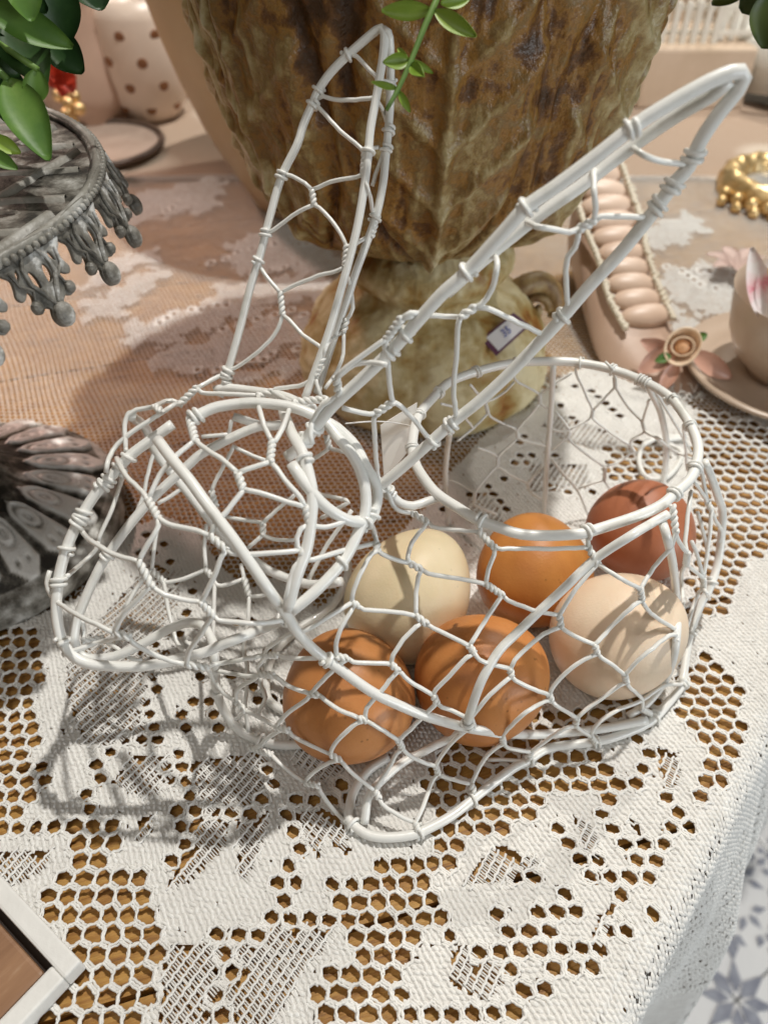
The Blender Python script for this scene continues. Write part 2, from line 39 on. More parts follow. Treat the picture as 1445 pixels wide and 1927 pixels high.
"back":[[[778,2655,879],[773,2678,827],[822,2687,731],[881,2685,623]],[[893,2603,890],[923,2640,823]],[[941,2660,765],[933,2676,724],[881,2685,623]],[[941,2660,765],[963,2667,730],[1028,2684,638],[1102,2680,564]],[[1102,2680,564],[1087,2645,643],[1059,2569,771]],[[882,2682,589],[894,2682,574],[972,2687,506],[1079,2690,428]],[[1123,2675,516],[1111,2690,486],[1082,2694,455],[1079,2690,428]],[[1123,2675,516],[1137,2653,516],[1155,2560,570]],[[882,2682,589],[868,2679,577],[831,2674,552],[796,2671,528]],[[727,2692,609],[766,2681,566],[796,2671,528]],[[792,2664,489],[810,2660,472],[864,2649,427],[982,2649,333]],[[1106,2690,391],[1089,2690,373],[1049,2678,339],[982,2649,333]],[[997,2658,245],[1014,2667,216],[1046,2686,159]],[[997,2658,245],[977,2654,242],[929,2652,224],[888,2655,198]],[[792,2664,489],[777,2663,478],[734,2659,427]],[[737,2652,384],[795,2645,305],[883,2656,187],[963,2643,30]],[[866,2627,908],[893,2603,890]],[[1113,2449,836],[1211,2509,684],[1296,2572,534]],[[1039,2541,857],[1169,2572,675],[1347,2662,412]],[[1192,2494,696],[1286,2586,478],[1336,2619,341]],[[1123,2675,516],[1157,2585,543],[1278,2662,412],[1328,2605,426]],[[651,2707,689],[626,2710,706],[596,2712,722],[539,2706,766],[522,2657,867]],[[651,2707,689],[690,2703,733],[760,2684,813]],[[656,2704,648],[678,2700,628],[705,2696,625]],[[656,2704,648],[644,2703,621],[619,2699,581],[572,2684,517]],[[517,2684,547],[548,2686,533],[572,2684,517]],[[581,2676,479],[605,2674,466],[709,2664,444]],[[581,2676,479],[566,2672,462],[531,2660,430],[497,2641,400]],[[399,2608,483],[469,2638,427],[497,2641,400]],[[498,2617,365],[516,2616,354],[577,2611,308],[643,2622,262]],[[498,2617,365],[478,2601,361],[433,2548,346],[393,2502,317]],[[288,2576,330],[348,2552,311],[393,2502,317]],[[393,2501,254],[417,2505,226],[514,2547,137]],[[393,2501,254],[380,2515,224],[366,2546,149]],[[643,2622,262],[661,2632,282],[708,2648,347]],[[652,2619,225],[677,2626,189],[740,2647,121]],[[537,2707,752],[508,2703,712],[473,2691,688],[419,2655,685]],[[436,2660,626],[453,2667,600],[517,2684,547]],[[436,2660,626],[413,2637,616],[370,2590,603],[299,2509,601]],[[340,2575,834],[377,2617,762],[419,2655,685]],[[219,2449,836],[292,2539,741],[370,2590,603]],[[796,2671,528],[750,2674,517],[717,2680,530]]],
"ear_left":[[[-112,2703,1975],[-81,2682,1968],[-54,2655,1950],[-17,2617,1925]],[[-17,2615,1922],[32,2676,1898]],[[-215,2653,1855],[-188,2649,1866],[-151,2629,1863],[-87,2606,1870],[-28,2588,1882]],[[-22,2581,1877],[-1,2680,1812],[14,2644,1777]],[[-236,2659,1850],[-203,2635,1840],[-165,2596,1814],[-123,2555,1787],[-87,2526,1773],[-59,2498,1753]],[[-59,2498,1753],[-46,2500,1764],[-18,2617,1726]],[[-64,2460,1704],[-86,2462,1695],[-114,2469,1687],[-163,2480,1673],[-226,2487,1645]],[[-64,2460,1704],[-46,2420,1665],[-35,2492,1565],[-28,2471,1543]],[[-325,2552,1668],[-292,2536,1668],[-249,2507,1657],[-226,2487,1645]],[[-220,2456,1611],[-248,2459,1598],[-293,2459,1572],[-354,2453,1530],[-376,2452,1517]],[[-220,2456,1611],[-201,2444,1606],[-167,2411,1585],[-133,2369,1553],[-117,2341,1529]],[[-117,2341,1529],[-95,2336,1535],[-63,2451,1501],[-40,2448,1509]],[[-122,2304,1480],[-154,2305,1463],[-208,2314,1444],[-296,2322,1402],[-334,2320,1379]],[[-122,2304,1480],[-111,2370,1376],[-102,2323,1323],[-123,2305,1290]],[[-416,2417,1450],[-398,2390,1427],[-371,2359,1405],[-334,2320,1379]],[[-328,2276,1328],[-335,2263,1308],[-359,2244,1270],[-412,2227,1220],[-491,2218,1164],[-524,2221,1149]],[[-328,2276,1328],[-304,2257,1318],[-262,2216,1292],[-210,2179,1276],[-189,2157,1261],[-196,2148,1247]],[[-133,2284,1259],[-156,2282,1244],[-178,2173,1286],[-196,2148,1247]],[[-133,2284,1259],[-135,2239,1204],[-155,2187,1167],[-192,2126,1145]],[[-219,2118,1196],[-216,2103,1180],[-202,2074,1151]],[[-219,2118,1196],[-235,2115,1184]],[[8,2641,1770],[3,2612,1731],[-28,2565,1658],[-38,2548,1631]]],
"ear_right":[[[46,1871,1560],[70,1876,1574],[96,1882,1569]],[[46,1871,1560],[75,1877,1562],[129,1976,1505],[209,1992,1492],[207,1905,1544]],[[9,1864,1504],[-9,1861,1491],[-65,1850,1452],[-104,1842,1423],[-133,1836,1391]],[[9,1864,1504],[2,1863,1478],[11,1866,1455]],[[-133,1836,1391],[-114,1840,1406],[-83,1846,1430],[-31,1840,1443],[7,1818,1449]],[[10,1866,1427],[13,1867,1391],[18,1869,1325],[26,1871,1283]],[[-128,1838,1329],[-124,1839,1300]],[[-128,1838,1329],[-148,1834,1319],[-176,1829,1303],[-201,1824,1264],[-215,1822,1235]],[[26,1871,1283],[38,1874,1275],[59,1879,1248],[93,1887,1200],[135,1897,1126]],[[-23,1862,1248],[-31,1861,1225],[-29,1862,1180],[-24,1865,1058],[-16,1868,965]],[[-23,1862,1248],[-43,1858,1249],[-87,1848,1267],[-119,1841,1284]],[[207,1905,1544],[202,1905,1518],[205,1907,1426],[205,1909,1296],[216,1913,1208],[217,1914,1173]],[[246,1913,1569],[263,1917,1575],[287,1921,1619],[294,1922,1684],[301,2013,1668]],[[246,1913,1569],[277,1920,1563],[355,1937,1515],[442,1957,1460]],[[501,1964,1765],[475,1959,1758],[438,1951,1769],[386,1939,1784],[375,2029,1753]],[[501,1964,1765],[500,1964,1716],[484,1961,1692],[490,1964,1626],[508,1969,1549],[517,1971,1515]],[[537,1971,1782],[554,1975,1793],[612,1987,1787],[680,2001,1780]],[[537,1971,1782],[534,1970,1820],[522,1967,1860],[535,2064,1878]],[[630,2084,1926],[622,1986,1947],[682,1999,1922],[765,2017,1907]]]},"wraps":{"head":[[[-802,1899,1047],[-663,-567,-489],18,1.3],[[-834,1871,1023],[-663,-567,-489],18,1.3],[[-869,1841,997],[-653,-574,-495],18,1.5],[[-884,1827,986],[-653,-574,-495],18,1.2],[[-944,1759,927],[-460,-673,-579],18,2],[[-957,1741,912],[-460,-673,-579],18,2],[[-991,1676,856],[-293,-722,-628],18,1.2],[[-1013,1602,790],[-72,-738,-671],18,1.5],[[-998,1470,666],[310,-676,-668],18,1],[[-605,1438,626],[970,165,180],18,1.5],[[-565,1892,1213],[866,461,194],18,2.2],[[-967,1863,618],[-545,-624,-561],18,1.4],[[-522,2218,1145],[301,514,803],14,1.6],[[-239,2012,1148],[632,-761,148],16,1.5],[[-55,1649,1008],[606,793,-52],18,1.6],[[-34,1679,1009],[343,845,411],18,1.4],[[-229,1731,1184],[321,-864,-387],18,1.6],[[-293,1459,793],[495,-378,783],18,1],[[-798,2198,731],[599,-416,-684],18,1],[[-122,1538,956],[-603,-752,-266],18,1]],
"body":[[[311,1789,870],[-889,458,0],19,1.6],[[644,1740,870],[-936,-351,0],19,1.6],[[963,1916,870],[-722,-692,0],19,1.7],[[273,1360,357],[-105,-149,-983],16,1.6],[[1160,1719,35],[650,760,0],18,1.5],[[1017,1575,35],[826,563,0],18,1.6],[[776,1474,35],[978,211,0],18,1.3],[[522,1399,35],[862,507,0],18,1.4],[[306,1251,35],[786,618,0],18,1.2],[[120,1139,35],[919,395,0],18,1.5],[[-102,1165,35],[760,-650,0],18,1.3],[[-453,1476,38],[948,-310,-68],18,2],[[-594,1559,237],[-8,-48,-999],18,1.3],[[1067,2047,870],[-490,-872,0],19,1.8],[[1321,2074,228],[-347,-805,-481],17,1.3],[[1224,1911,111],[-406,-767,-496],17,1.5],[[-177,1417,640],[707,-181,-684],18,1.2],[[14,1892,904],[-459,-63,886],16,1.6]],
"back":[[[782,2671,870],[938,-347,0],19,1.5],[[903,2624,870],[805,-594,0],19,1.6],[[993,2558,870],[805,-594,0],19,1.8],[[1015,2537,870],[617,-787,0],19,1.5],[[1084,2436,870],[250,-968,0],19,1.8],[[1113,2275,870],[89,-996,0],19,1.5],[[365,2612,870],[848,531,0],19,1.8],[[210,2478,870],[567,824,0],19,1.7],[[131,2341,870],[245,969,0],19,1.7],[[100,2150,870],[-104,995,0],19,1.7],[[523,2670,870],[976,218,0],19,1.2]],
"ear_left":[[[-112,2696,1967],[791,120,600],14,1.2],[[-203,2667,1879],[446,431,784],14,1.2],[[-221,2648,1846],[446,431,784],14,1.4],[[-324,2548,1664],[502,394,770],14,1.5],[[-381,2454,1515],[291,519,804],14,1.6],[[-408,2409,1445],[330,499,801],14,1.4],[[-529,2206,1127],[301,514,803],14,1.7],[[20,2680,1897],[-18,-84,-996],14,1],[[14,2639,1770],[-99,-606,-790],14,1.6],[[8,2605,1726],[-99,-606,-790],14,1.3],[[-28,2481,1556],[-344,-500,-794],14,1.4],[[-47,2496,1759],[-92,-603,-793],14,1]],
"ear_right":[[[-236,1818,1178],[584,110,804],19,1.4],[[-204,1824,1222],[584,110,804],19,1.2],[[20,1867,1462],[634,121,764],19,1.2],[[216,1905,1679],[648,124,752],19,1.2],[[352,1931,1837],[644,123,755],19,1.4],[[586,1978,2007],[812,162,561],19,1.3],[[765,2017,1930],[-206,-27,-978],19,1.6],[[730,2011,1856],[-466,-84,-881],19,1.5],[[704,2006,1808],[-488,-89,-869],19,1.6],[[501,1968,1506],[-561,-105,-821],19,1.6],[[205,1911,1169],[-688,-134,-713],19,1.4],[[148,1900,1110],[-688,-134,-713],19,1.2],[[-13,1869,949],[-720,-141,-680],19,1.2],[[61,1875,1510],[634,121,764],19,1]]},"nets":[[[-1721,1965],[-1598,1992],[-1447,2041],[-1328,1847],[-1368,1804],[-1288,1594],[-1263,1483],[-1257,1398],[-1238,1277],[-1215,1191],[-1302,1123],[-1398,1091]],[[-1096,1187],[-1016,1202],[-921,1180],[-890,1105],[-871,1025],[-751,1022],[-724,937],[-726,865],[-666,784],[-682,739],[-694,706],[-689,653],[-680,556],[-1051,556],[-1020,588],[-985,648],[-914,739],[-998,818],[-1123,919],[-1135,956],[-1071,1006],[-1014,1038],[-1001,1091],[-1085,1125]],[[-38,1069],[42,1087],[135,1093],[149,1143],[153,1240],[130,1315],[133,1421],[216,1465],[350,1479],[322,1143],[289,1087],[248,1027],[211,1015],[172,969],[196,862],[166,825],[102,830],[95,773],[44,762],[49,697],[37,639],[74,569],[-198,569],[-215,702],[-169,727],[-107,717],[-109,783],[-173,934],[-180,963],[-146,992],[-85,974],[-80,1015]],[[227,1081],[239,1280],[337,1337],[444,1387],[586,1439],[704,1474],[808,1465],[823,1379],[852,1329],[808,1248],[759,1252],[675,1300],[605,1300],[567,1248],[546,1209],[456,1155],[328,1148],[271,1081]],[[1152,1483],[1323,1510],[1275,1396],[1218,1312],[1151,1256],[1093,1186],[1069,1209],[1091,1288],[1139,1379]],[[1675,3453],[1893,3406],[2099,3338],[1798,2471],[1625,2390],[1550,2190],[1366,2033],[1285,2103],[1460,2572],[1508,2939]],[[1170,1834],[1315,1891],[1406,1735],[1366,1640],[1340,1526],[1273,1378],[1169,1317],[1168,1483],[1112,1571],[1153,1687]],[[192,1483],[352,1505],[565,1617],[772,1640],[977,1735],[1059,1640],[912,1526],[701,1461],[536,1398],[331,1258],[216,1201],[205,1337]],[[1150,3142],[1457,3271],[1449,3018],[1265,2919],[1106,2919]]],
"chains":[[[-898,1770],[-921,1724],[-911,1679],[-926,1648],[-914,1609],[-903,1574],[-892,1541],[-879,1512],[-867,1483]],[[-867,1483],[-903,1479],[-953,1471],[-986,1423],[-1027,1379],[-1033,1333],[-1030,1281],[-1035,1245],[-1023,1202]],[[-867,1483],[-831,1471],[-779,1454],[-777,1403],[-761,1364],[-750,1326],[-726,1303],[-698,1245],[-658,1237],[-627,1216],[-595,1216],[-519,1216],[-477,1216],[-450,1259],[-422,1288]],[[-698,1245],[-692,1205],[-677,1166],[-702,1132],[-689,1098],[-721,1055]],[[-544,818],[-524,853],[-489,847],[-453,835],[-405,835],[-378,876]],[[-524,853],[-475,789],[-503,750],[-492,695],[-487,637],[-476,561]],[[-743,1770],[-770,1652],[-771,1574],[-768,1516],[-779,1454]],[[-740,1752],[-698,1661],[-687,1617],[-674,1583],[-646,1549],[-607,1541]],[[-1330,1146],[-1249,1147],[-1201,1149],[-1164,1149],[-1121,1156],[-1068,1173]],[[-1247,1387],[-1213,1349],[-1194,1356]],[[-396,1370],[-389,1328],[-413,1304],[-412,1260],[-349,1214],[-343,1178],[-334,1143],[-321,1106],[-319,1051],[-315,998],[-345,966],[-338,923],[-372,879]],[[-349,1214],[-320,1250],[-265,1250],[-220,1250]],[[-407,833],[-372,879],[-320,884],[-276,879],[-229,879],[-185,879]],[[-407,833],[-454,836],[-523,852],[-476,788],[-502,747],[-496,692],[-488,634],[-472,578]],[[-209,1287],[-153,1342],[-144,1287]],[[-164,998],[-115,986]],[[206,830],[240,814],[292,793]],[[43,687],[70,644],[96,615],[134,601],[165,592]],[[194,620],[242,611],[277,606]],[[576,1155],[620,1103],[670,1052],[667,996]],[[761,1224],[796,1170],[811,1103],[821,1081],[871,1074],[834,1038],[794,989],[771,948],[763,908],[752,856],[714,805],[679,768],[631,726],[580,738]],[[726,1045],[754,1003],[771,948]],[[921,1465],[933,1413],[934,1362],[902,1308],[956,1276],[980,1248],[993,1209],[982,1193]],[[838,1337],[902,1308]],[[1024,1155],[985,1148],[953,1110],[913,1067],[892,1010],[870,961],[849,901]],[[435,975],[390,895],[385,843],[391,780],[410,714],[398,667]],[[436,982],[506,975],[481,895],[448,856],[462,805],[462,750],[492,684]],[[611,921],[601,862],[542,882],[605,805],[528,836],[564,762],[531,720]],[[599,934],[641,895],[667,996]],[[186,610],[257,613],[303,622],[361,624],[407,633]],[[212,824],[284,793],[337,780],[371,774]],[[962,1513],[923,1466],[931,1414],[936,1360]],[[-1407,4365],[-1234,4522],[-1005,4587]],[[-999,4304],[-815,4427],[-602,4490],[-347,4490]],[[-1058,3851],[-848,3904],[-644,4042],[-425,4098]],[[-1626,6090],[-1682,5949]],[[-1188,5115],[-1024,5269],[-776,5428],[-546,5428]],[[-876,4967],[-599,5115]],[[1971,5077],[2068,4895],[2215,4790],[2381,4755]],[[2051,4967],[2242,5003],[2449,4967]],[[249,2713],[384,2823],[516,2842],[561,2767]],[[589,2919],[538,2805],[577,2677],[603,2572]],[[739,3271],[677,3100],[721,3018]],[[830,3645],[989,3706],[1155,3621],[1259,3406]],[[654,3018],[753,3059],[865,3080]],[[830,2842],[918,2823],[1006,2805]],[[990,3524],[1058,3406]],[[1200,3548],[1259,3406]],[[-1133,2521],[-1027,2454],[-951,2374],[-898,2280],[-847,2190],[-832,2103],[-840,2019],[-863,1965]],[[-1120,2438],[-1044,2422]],[[-934,1992],[-959,1951]],[[-632,2047],[-567,2061],[-533,1965],[-482,1898]],[[-615,1759],[-528,1735],[-501,1687],[-455,1640]]],
"ladders":[[[-1260,1827],[-1110,1905],[-864,1905],[-940,1652],[-898,1524],[-1000,1450],[-1103,1475],[-1206,1661]],[[-934,1419],[-774,1427],[-737,1303],[-854,1252],[-972,1303]],[[-739,1395],[-436,1458],[-419,1296],[-535,1230],[-672,1259]],[[-650,1209],[-531,1202],[-537,1098],[-625,981],[-688,968]],[[-510,1202],[-411,1216],[-419,1132],[-456,987],[-488,1032]],[[-845,1180],[-801,1202],[-773,1132],[-824,1111]],[[-657,801],[-539,806],[-511,739],[-483,556],[-646,556],[-657,706]],[[-453,812],[-371,835],[-342,556],[-463,556],[-481,706]],[[-1287,1078],[-1099,1078],[-1103,1025],[-1197,968],[-1264,1013]],[[-532,1363],[-440,1378],[-450,1227],[-437,1175],[-454,1003],[-480,1112]],[[-321,1220],[-213,1240],[-154,1201],[-119,1087],[-149,1081],[-209,1156],[-228,1051],[-256,1112]],[[-367,862],[-170,868],[-189,783],[-243,742],[-337,569],[-428,569],[-450,697],[-406,799]],[[210,793],[319,799],[398,774],[404,714],[304,639],[204,690]],[[405,1096],[529,1038],[471,982],[350,982],[264,982],[319,1038]],[[660,1209],[721,1170],[729,1096],[679,1067]],[[978,1465],[1057,1430],[1039,1329],[978,1272],[975,1354]],[[837,1224],[861,1193],[870,1133],[845,1155]],[[669,856],[753,928],[754,901],[640,774]],[[-1058,2374],[-927,2311],[-876,2160],[-951,1965],[-1129,1885],[-1231,1860],[-1183,2103]],[[-419,1687],[-161,1440],[-63,1440],[-214,1337],[-314,1398]],[[384,2823],[540,2823],[565,2572],[394,2606]],[[748,3018],[1045,3018],[1009,2823],[723,2823]],[[850,3361],[979,3453],[1136,3361],[1269,3184],[1095,3142],[943,3228]]],
"solids":[[[-1953,4617],[-1741,4840],[-1554,5131],[-1451,4943],[-1620,4641],[-1687,4396],[-1894,4396]],[[-1626,4340],[-1333,4453],[-1117,4641],[-770,4943],[-728,4522],[-1068,4318],[-1272,4124],[-1501,4103],[-1624,4230]],[[-1403,4021],[-1155,4124],[-721,4453],[-686,4103],[-996,3844],[-1298,3844]],[[-1841,5271],[-1557,5358],[-1573,5159],[-1818,4943],[-1935,4739],[-2013,4840]],[[-1129,5358],[-827,5506],[-795,5187],[-1024,5187]],[[-1902,6123],[-1790,6319],[-1621,6158],[-1619,5986],[-1820,5952]],[[-1959,5660],[-1601,5885],[-1322,5986],[-1282,6449],[-1441,6563],[-1627,6449],[-1978,6265],[-2014,6020]],[[-1995,7357],[-1734,7542],[-1491,6882],[-1749,6680]],[[-1141,5432],[-872,5598],[-591,5771],[-472,5432],[-369,5273],[-276,5273],[-304,5045],[-536,4972],[-723,5045],[-941,4972],[-1096,5045]],[[-1139,4795],[-711,4918],[-328,4972],[-339,4626],[-600,4659],[-844,4528],[-1082,4418]],[[-1016,4250],[-733,4433],[-614,4418],[-350,4481],[-416,4177],[-588,4119],[-862,3884],[-993,3831]],[[-851,3805],[-469,4020],[-418,3965],[-457,3845],[-856,3728]],[[1808,4931],[2127,5115],[2743,5191],[2568,4687],[2338,4620],[2075,4427],[1872,4687]],[[1794,4654],[2020,4353],[2303,4304],[1947,4098],[1817,4214]],[[251,2767],[492,3018],[542,2978],[325,2713]],[[1828,5595],[2314,5949],[2400,5681],[1944,5269]]],
"band":[[-1760,1951],[-1487,2061],[-1320,2190],[-1229,2438],[-1211,2572],[-1067,2659],[-876,2572],[-719,2342],[-586,2220],[-477,2295],[-277,2103],[-54,2374],[93,2572],[198,2713],[286,2939],[344,3018],[434,3142],[607,3361],[767,3500],[965,3746],[1175,3904],[1413,3851],[1608,3645],[1720,3406],[2139,3453],[2526,3406],[2448,1711],[1047,156],[-1162,372]]}''')
# ------------------------------------------------------------------ helpers
def at(u,v,d):
    x=(u-CX)/FPX; t=(v-CY)/FPX
    return Vector((d*x,d*(S2-S2*t),H-d*(S2+S2*t)))
def atz(u,v,z):
    t=(v-CY)/FPX; return at(u,v,(H-z)/(S2+S2*t))
def mat(name,col=(.8,.8,.8),rough=.5,metal=0,**k):
    m=bpy.data.materials.new(name); m.use_nodes=True
    b=m.node_tree.nodes['Principled BSDF']; b.inputs['Base Color'].default_value=(*col,1)
    b.inputs['Roughness'].default_value=rough; b.inputs['Metallic'].default_value=metal
    for a,v in k.items(): b.inputs[a.replace('_',' ')].default_value=v
    return m
def nd(m,t,**k):
    n=m.node_tree.nodes.new(t)
    for a,v in k.items():
        if a in n.inputs: n.inputs[a].default_value=v
        else: setattr(n,a,v)
    return n
def ln(m,a,b): m.node_tree.links.new(a,b)
def ramp(m,stops):
    r=nd(m,'ShaderNodeValToRGB'); e=r.color_ramp.elements
    while len(e)<len(stops): e.new(.5)
    for x,(p,c) in zip(e,stops): x.position=p; x.color=(*c,1)
    return r
def noisy(name,stops,scale,rough=.5,bump=0,bscale=None,detail=6,stretch=(1,1,1),metal=0,rot=(0,0,0),**k):
    m=mat(name,stops[0][1],rough,metal,**k); b=m.node_tree.nodes['Principled BSDF']
    tc=nd(m,'ShaderNodeTexCoord'); m0=nd(m,'ShaderNodeMapping'); m0.inputs['Rotation'].default_value=rot; mp=nd(m,'ShaderNodeMapping'); mp.inputs['Scale'].default_value=stretch
    ln(m,tc.outputs['Object'],m0.inputs[0]); ln(m,m0.outputs[0],mp.inputs[0])
    n=nd(m,'ShaderNodeTexNoise',Scale=scale,Detail=detail,Roughness=.6); ln(m,mp.outputs[0],n.inputs['Vector'])
    r=ramp(m,stops); ln(m,n.outputs[0],r.inputs[0]); ln(m,r.outputs[0],b.inputs['Base Color'])
    if bump:
        n2=nd(m,'ShaderNodeTexNoise',Scale=bscale or scale*4,Detail=4); ln(m,mp.outputs[0],n2.inputs['Vector'])
        bp=nd(m,'ShaderNodeBump',Strength=bump,Distance=.0006); ln(m,n2.outputs[0],bp.inputs['Height']); ln(m,bp.outputs[0],b.inputs['Normal'])
    return m
def thing(name,label,cat,loc=(0,0,0),group=None):
    o=bpy.data.objects.new(name,None); COL.objects.link(o); o.location=loc; o.empty_display_size=.01
    o['label']=label; o['category']=cat
    if group: o['group']=group
    return o
def base_of(p):
    while p.parent: p=p.parent
    return p.location
def link(name,me,m,parent=None,smooth=True,**props):
    o=bpy.data.objects.new(name,me); COL.objects.link(o)
    if m and not me.materials: me.materials.append(m)
    if smooth: me.polygons.foreach_set('use_smooth',np.ones(len(me.polygons),bool))
    if parent: o.parent=parent
    for a,b in props.items(): o[a]=b
    return o
class MB:
    "collects shapes in world coordinates, links them as one mesh"
    def __init__(s): s.v=[]; s.f=[]
    def add(s,v,f):
        n=len(s.v); s.v+= [tuple(x) for x in v]; s.f+=[tuple(i+n for i in q) for q in f]; return s
    def build(s,name,m,parent=None,smooth=True,**props):
        b=base_of(parent) if parent else Vector((0,0,0))
        me=bpy.data.meshes.new(name); me.from_pydata([(x-b.x,y-b.y,z-b.z) for x,y,z in s.v],[],s.f); me.update()
        return link(name,me,m,parent,smooth,**props)
    def tube(s,p,r,n=8,caps=True,closed=False):
        p=np.asarray([tuple(x) for x in p],float); K=len(p)
        rr=np.full(K,r) if np.isscalar(r) else np.asarray(r)
        t=np.gradient(p,axis=0) if not closed else np.roll(p,-1,0)-np.roll(p,1,0)
        t/=np.maximum(np.linalg.norm(t,axis=1,keepdims=True),1e-12)
        a=np.cross(t[0],(0,0,1.) if abs(t[0][2])<.9 else (1.,0,0)); a/=np.linalg.norm(a); vs=[]
        for i in range(K):
            a=a-t[i]*np.dot(a,t[i]); a/=max(np.linalg.norm(a),1e-12); b=np.cross(t[i],a)
            for k in range(n):
                th=2*PI*k/n; vs.append(p[i]+rr[i]*(math.cos(th)*a+math.sin(th)*b))
        fs=[(i*n+k,i*n+(k+1)%n,(i+1)*n+(k+1)%n,(i+1)*n+k) for i in range(K-1) for k in range(n)]
        if closed: fs+=[((K-1)*n+k,(K-1)*n+(k+1)%n,(k+1)%n,k) for k in range(n)]
        elif caps: fs+=[tuple(range(n))[::-1],tuple((K-1)*n+k for k in range(n))]
        return s.add(vs,fs)
    def ball(s,c,r,n=10,m=7,axes=None):
        rx=(r,r,r) if np.isscalar(r) else r
        ax=axes or (Vector((1,0,0)),Vector((0,1,0)),Vector((0,0,1)))
        c=Vector(c); vs=[c+ax[2]*rx[2]]
        for i in range(1,m):
            ph=PI*i/m
            for k in range(n):
                th=2*PI*k/n; vs.append(c+ax[0]*(rx[0]*math.sin(ph)*math.cos(th))+ax[1]*(rx[1]*math.sin(ph)*math.sin(th))+ax[2]*(rx[2]*math.cos(ph)))
        vs.append(c-ax[2]*rx[2]); L=len(vs)-1
        fs=[(0,1+k,1+(k+1)%n) for k in range(n)]
        fs+=[(1+i*n+k,1+(i+1)*n+k,1+(i+1)*n+(k+1)%n,1+i*n+(k+1)%n) for i in range(m-2) for k in range(n)]
        fs+=[(L,1+(m-2)*n+(k+1)%n,1+(m-2)*n+k) for k in range(n)]
        return s.add(vs,fs)
    def box(s,o,a,b,c):
        o,a,b,c=map(Vector,(o,a,b,c)); v=[o+a*i+b*j+c*k for k in (0,1) for j in (0,1) for i in (0,1)]
        return s.add(v,[(0,2,3,1),(4,5,7,6),(0,1,5,4),(2,6,7,3),(0,4,6,2),(1,3,7,5)])
    def prism(s,pts,z0,z1):
        n=len(pts); v=[(x,y,z0) for x,y in pts]+[(x,y,z1) for x,y in pts]
        return s.add(v,[tuple(range(n))[::-1],tuple(range(n,2*n))]+[(i,(i+1)%n,n+(i+1)%n,n+i) for i in range(n)])
    def lathe(s,c,prof,n=64,fn=None):
        c=Vector(c); vs=[]
        for r,z in prof:
            for k in range(n):
                th=2*PI*k/n; q=r if fn is None else fn(r,z,th); vs.append((c.x+q*math.cos(th),c.y+q*math.sin(th),c.z+z))
        K=len(prof)
        return s.add(vs,[(i*n+k,i*n+(k+1)%n,(i+1)*n+(k+1)%n,(i+1)*n+k) for i in range(K-1) for k in range(n)])
def bevel(o,wd,seg=2):
    bm=bmesh.new(); bm.from_mesh(o.data); bmesh.ops.bevel(bm,geom=list(bm.edges),offset=wd,segments=seg,affect='EDGES',clamp_overlap=True,profile=.6)
    bm.to_mesh(o.data); bm.free(); return o
def crom(p,step=.0018,closed=False):
    p=np.asarray([tuple(x) for x in p],float)
    if len(p)==2: 
        n=max(2,int(np.linalg.norm(p[1]-p[0])/step)+1); return np.linspace(p[0],p[1],n)
    q=np.vstack([p[-1:],p,p[:2]]) if closed else np.vstack([2*p[0]-p[1],p,2*p[-1]-p[-2]])
    out=[]
    for i in range(1,len(q)-2):
        a,b,c,d=q[i-1],q[i],q[i+1],q[i+2]; n=max(1,int(np.linalg.norm(c-b)/step+.5))
        for k in range(n):
            t=k/n; out.append(.5*((2*b)+(-a+c)*t+(2*a-5*b+4*c-d)*t*t+(-a+3*b-3*c+d)*t**3))
    if not closed: out.append(p[-1])
    return np.array(out)
def bigmesh(name,V,Q,m,parent=None,smooth=True,**props):
    "numpy quads (N,4) -> object"
    me=bpy.data.meshes.new(name)
    if parent: V=V-np.array(base_of(parent))
    V=np.ascontiguousarray(V,np.float32); Q=np.ascontiguousarray(Q,np.int32)
    me.vertices.add(len(V)); me.vertices.foreach_set('co',V.ravel())
    me.loops.add(Q.size); me.loops.foreach_set('vertex_index',Q.ravel())
    me.polygons.add(len(Q)); me.polygons.foreach_set('loop_start',np.arange(0,Q.size,Q.shape[1],dtype=np.int32)); 
    me.update(calc_edges=True); me.validate()
    return link(name,me,m,parent,smooth,**props)
# ------------------------------------------------------------------ materials
M={}
M['wire']=noisy('white_enamel_wire',[(.27,(.66,.66,.61)),(.42,(.82,.82,.785)),(.8,(.87,.87,.845))],70,.33,.12,400,Coat_Weight=.25)
M['wood']=noisy('oak_wood',[(.26,(.09,.034,.008)),(.40,(.33,.155,.032)),(.58,(.46,.25,.06)),(.75,(.55,.33,.10))],560,.55,1.0,1100,stretch=(.11,1,1),rot=(0,0,R(-16)))
M['lace']=noisy('white_cotton_thread',[(.3,(.76,.745,.715)),(.7,(.85,.84,.81))],120,.85,.35,2600)
def lace_sheet():
    m=noisy('lace_ground',[(.3,(.70,.68,.65)),(.7,(.80,.79,.76))],200,.9,.8,1500); return m
M['ground']=lace_sheet()
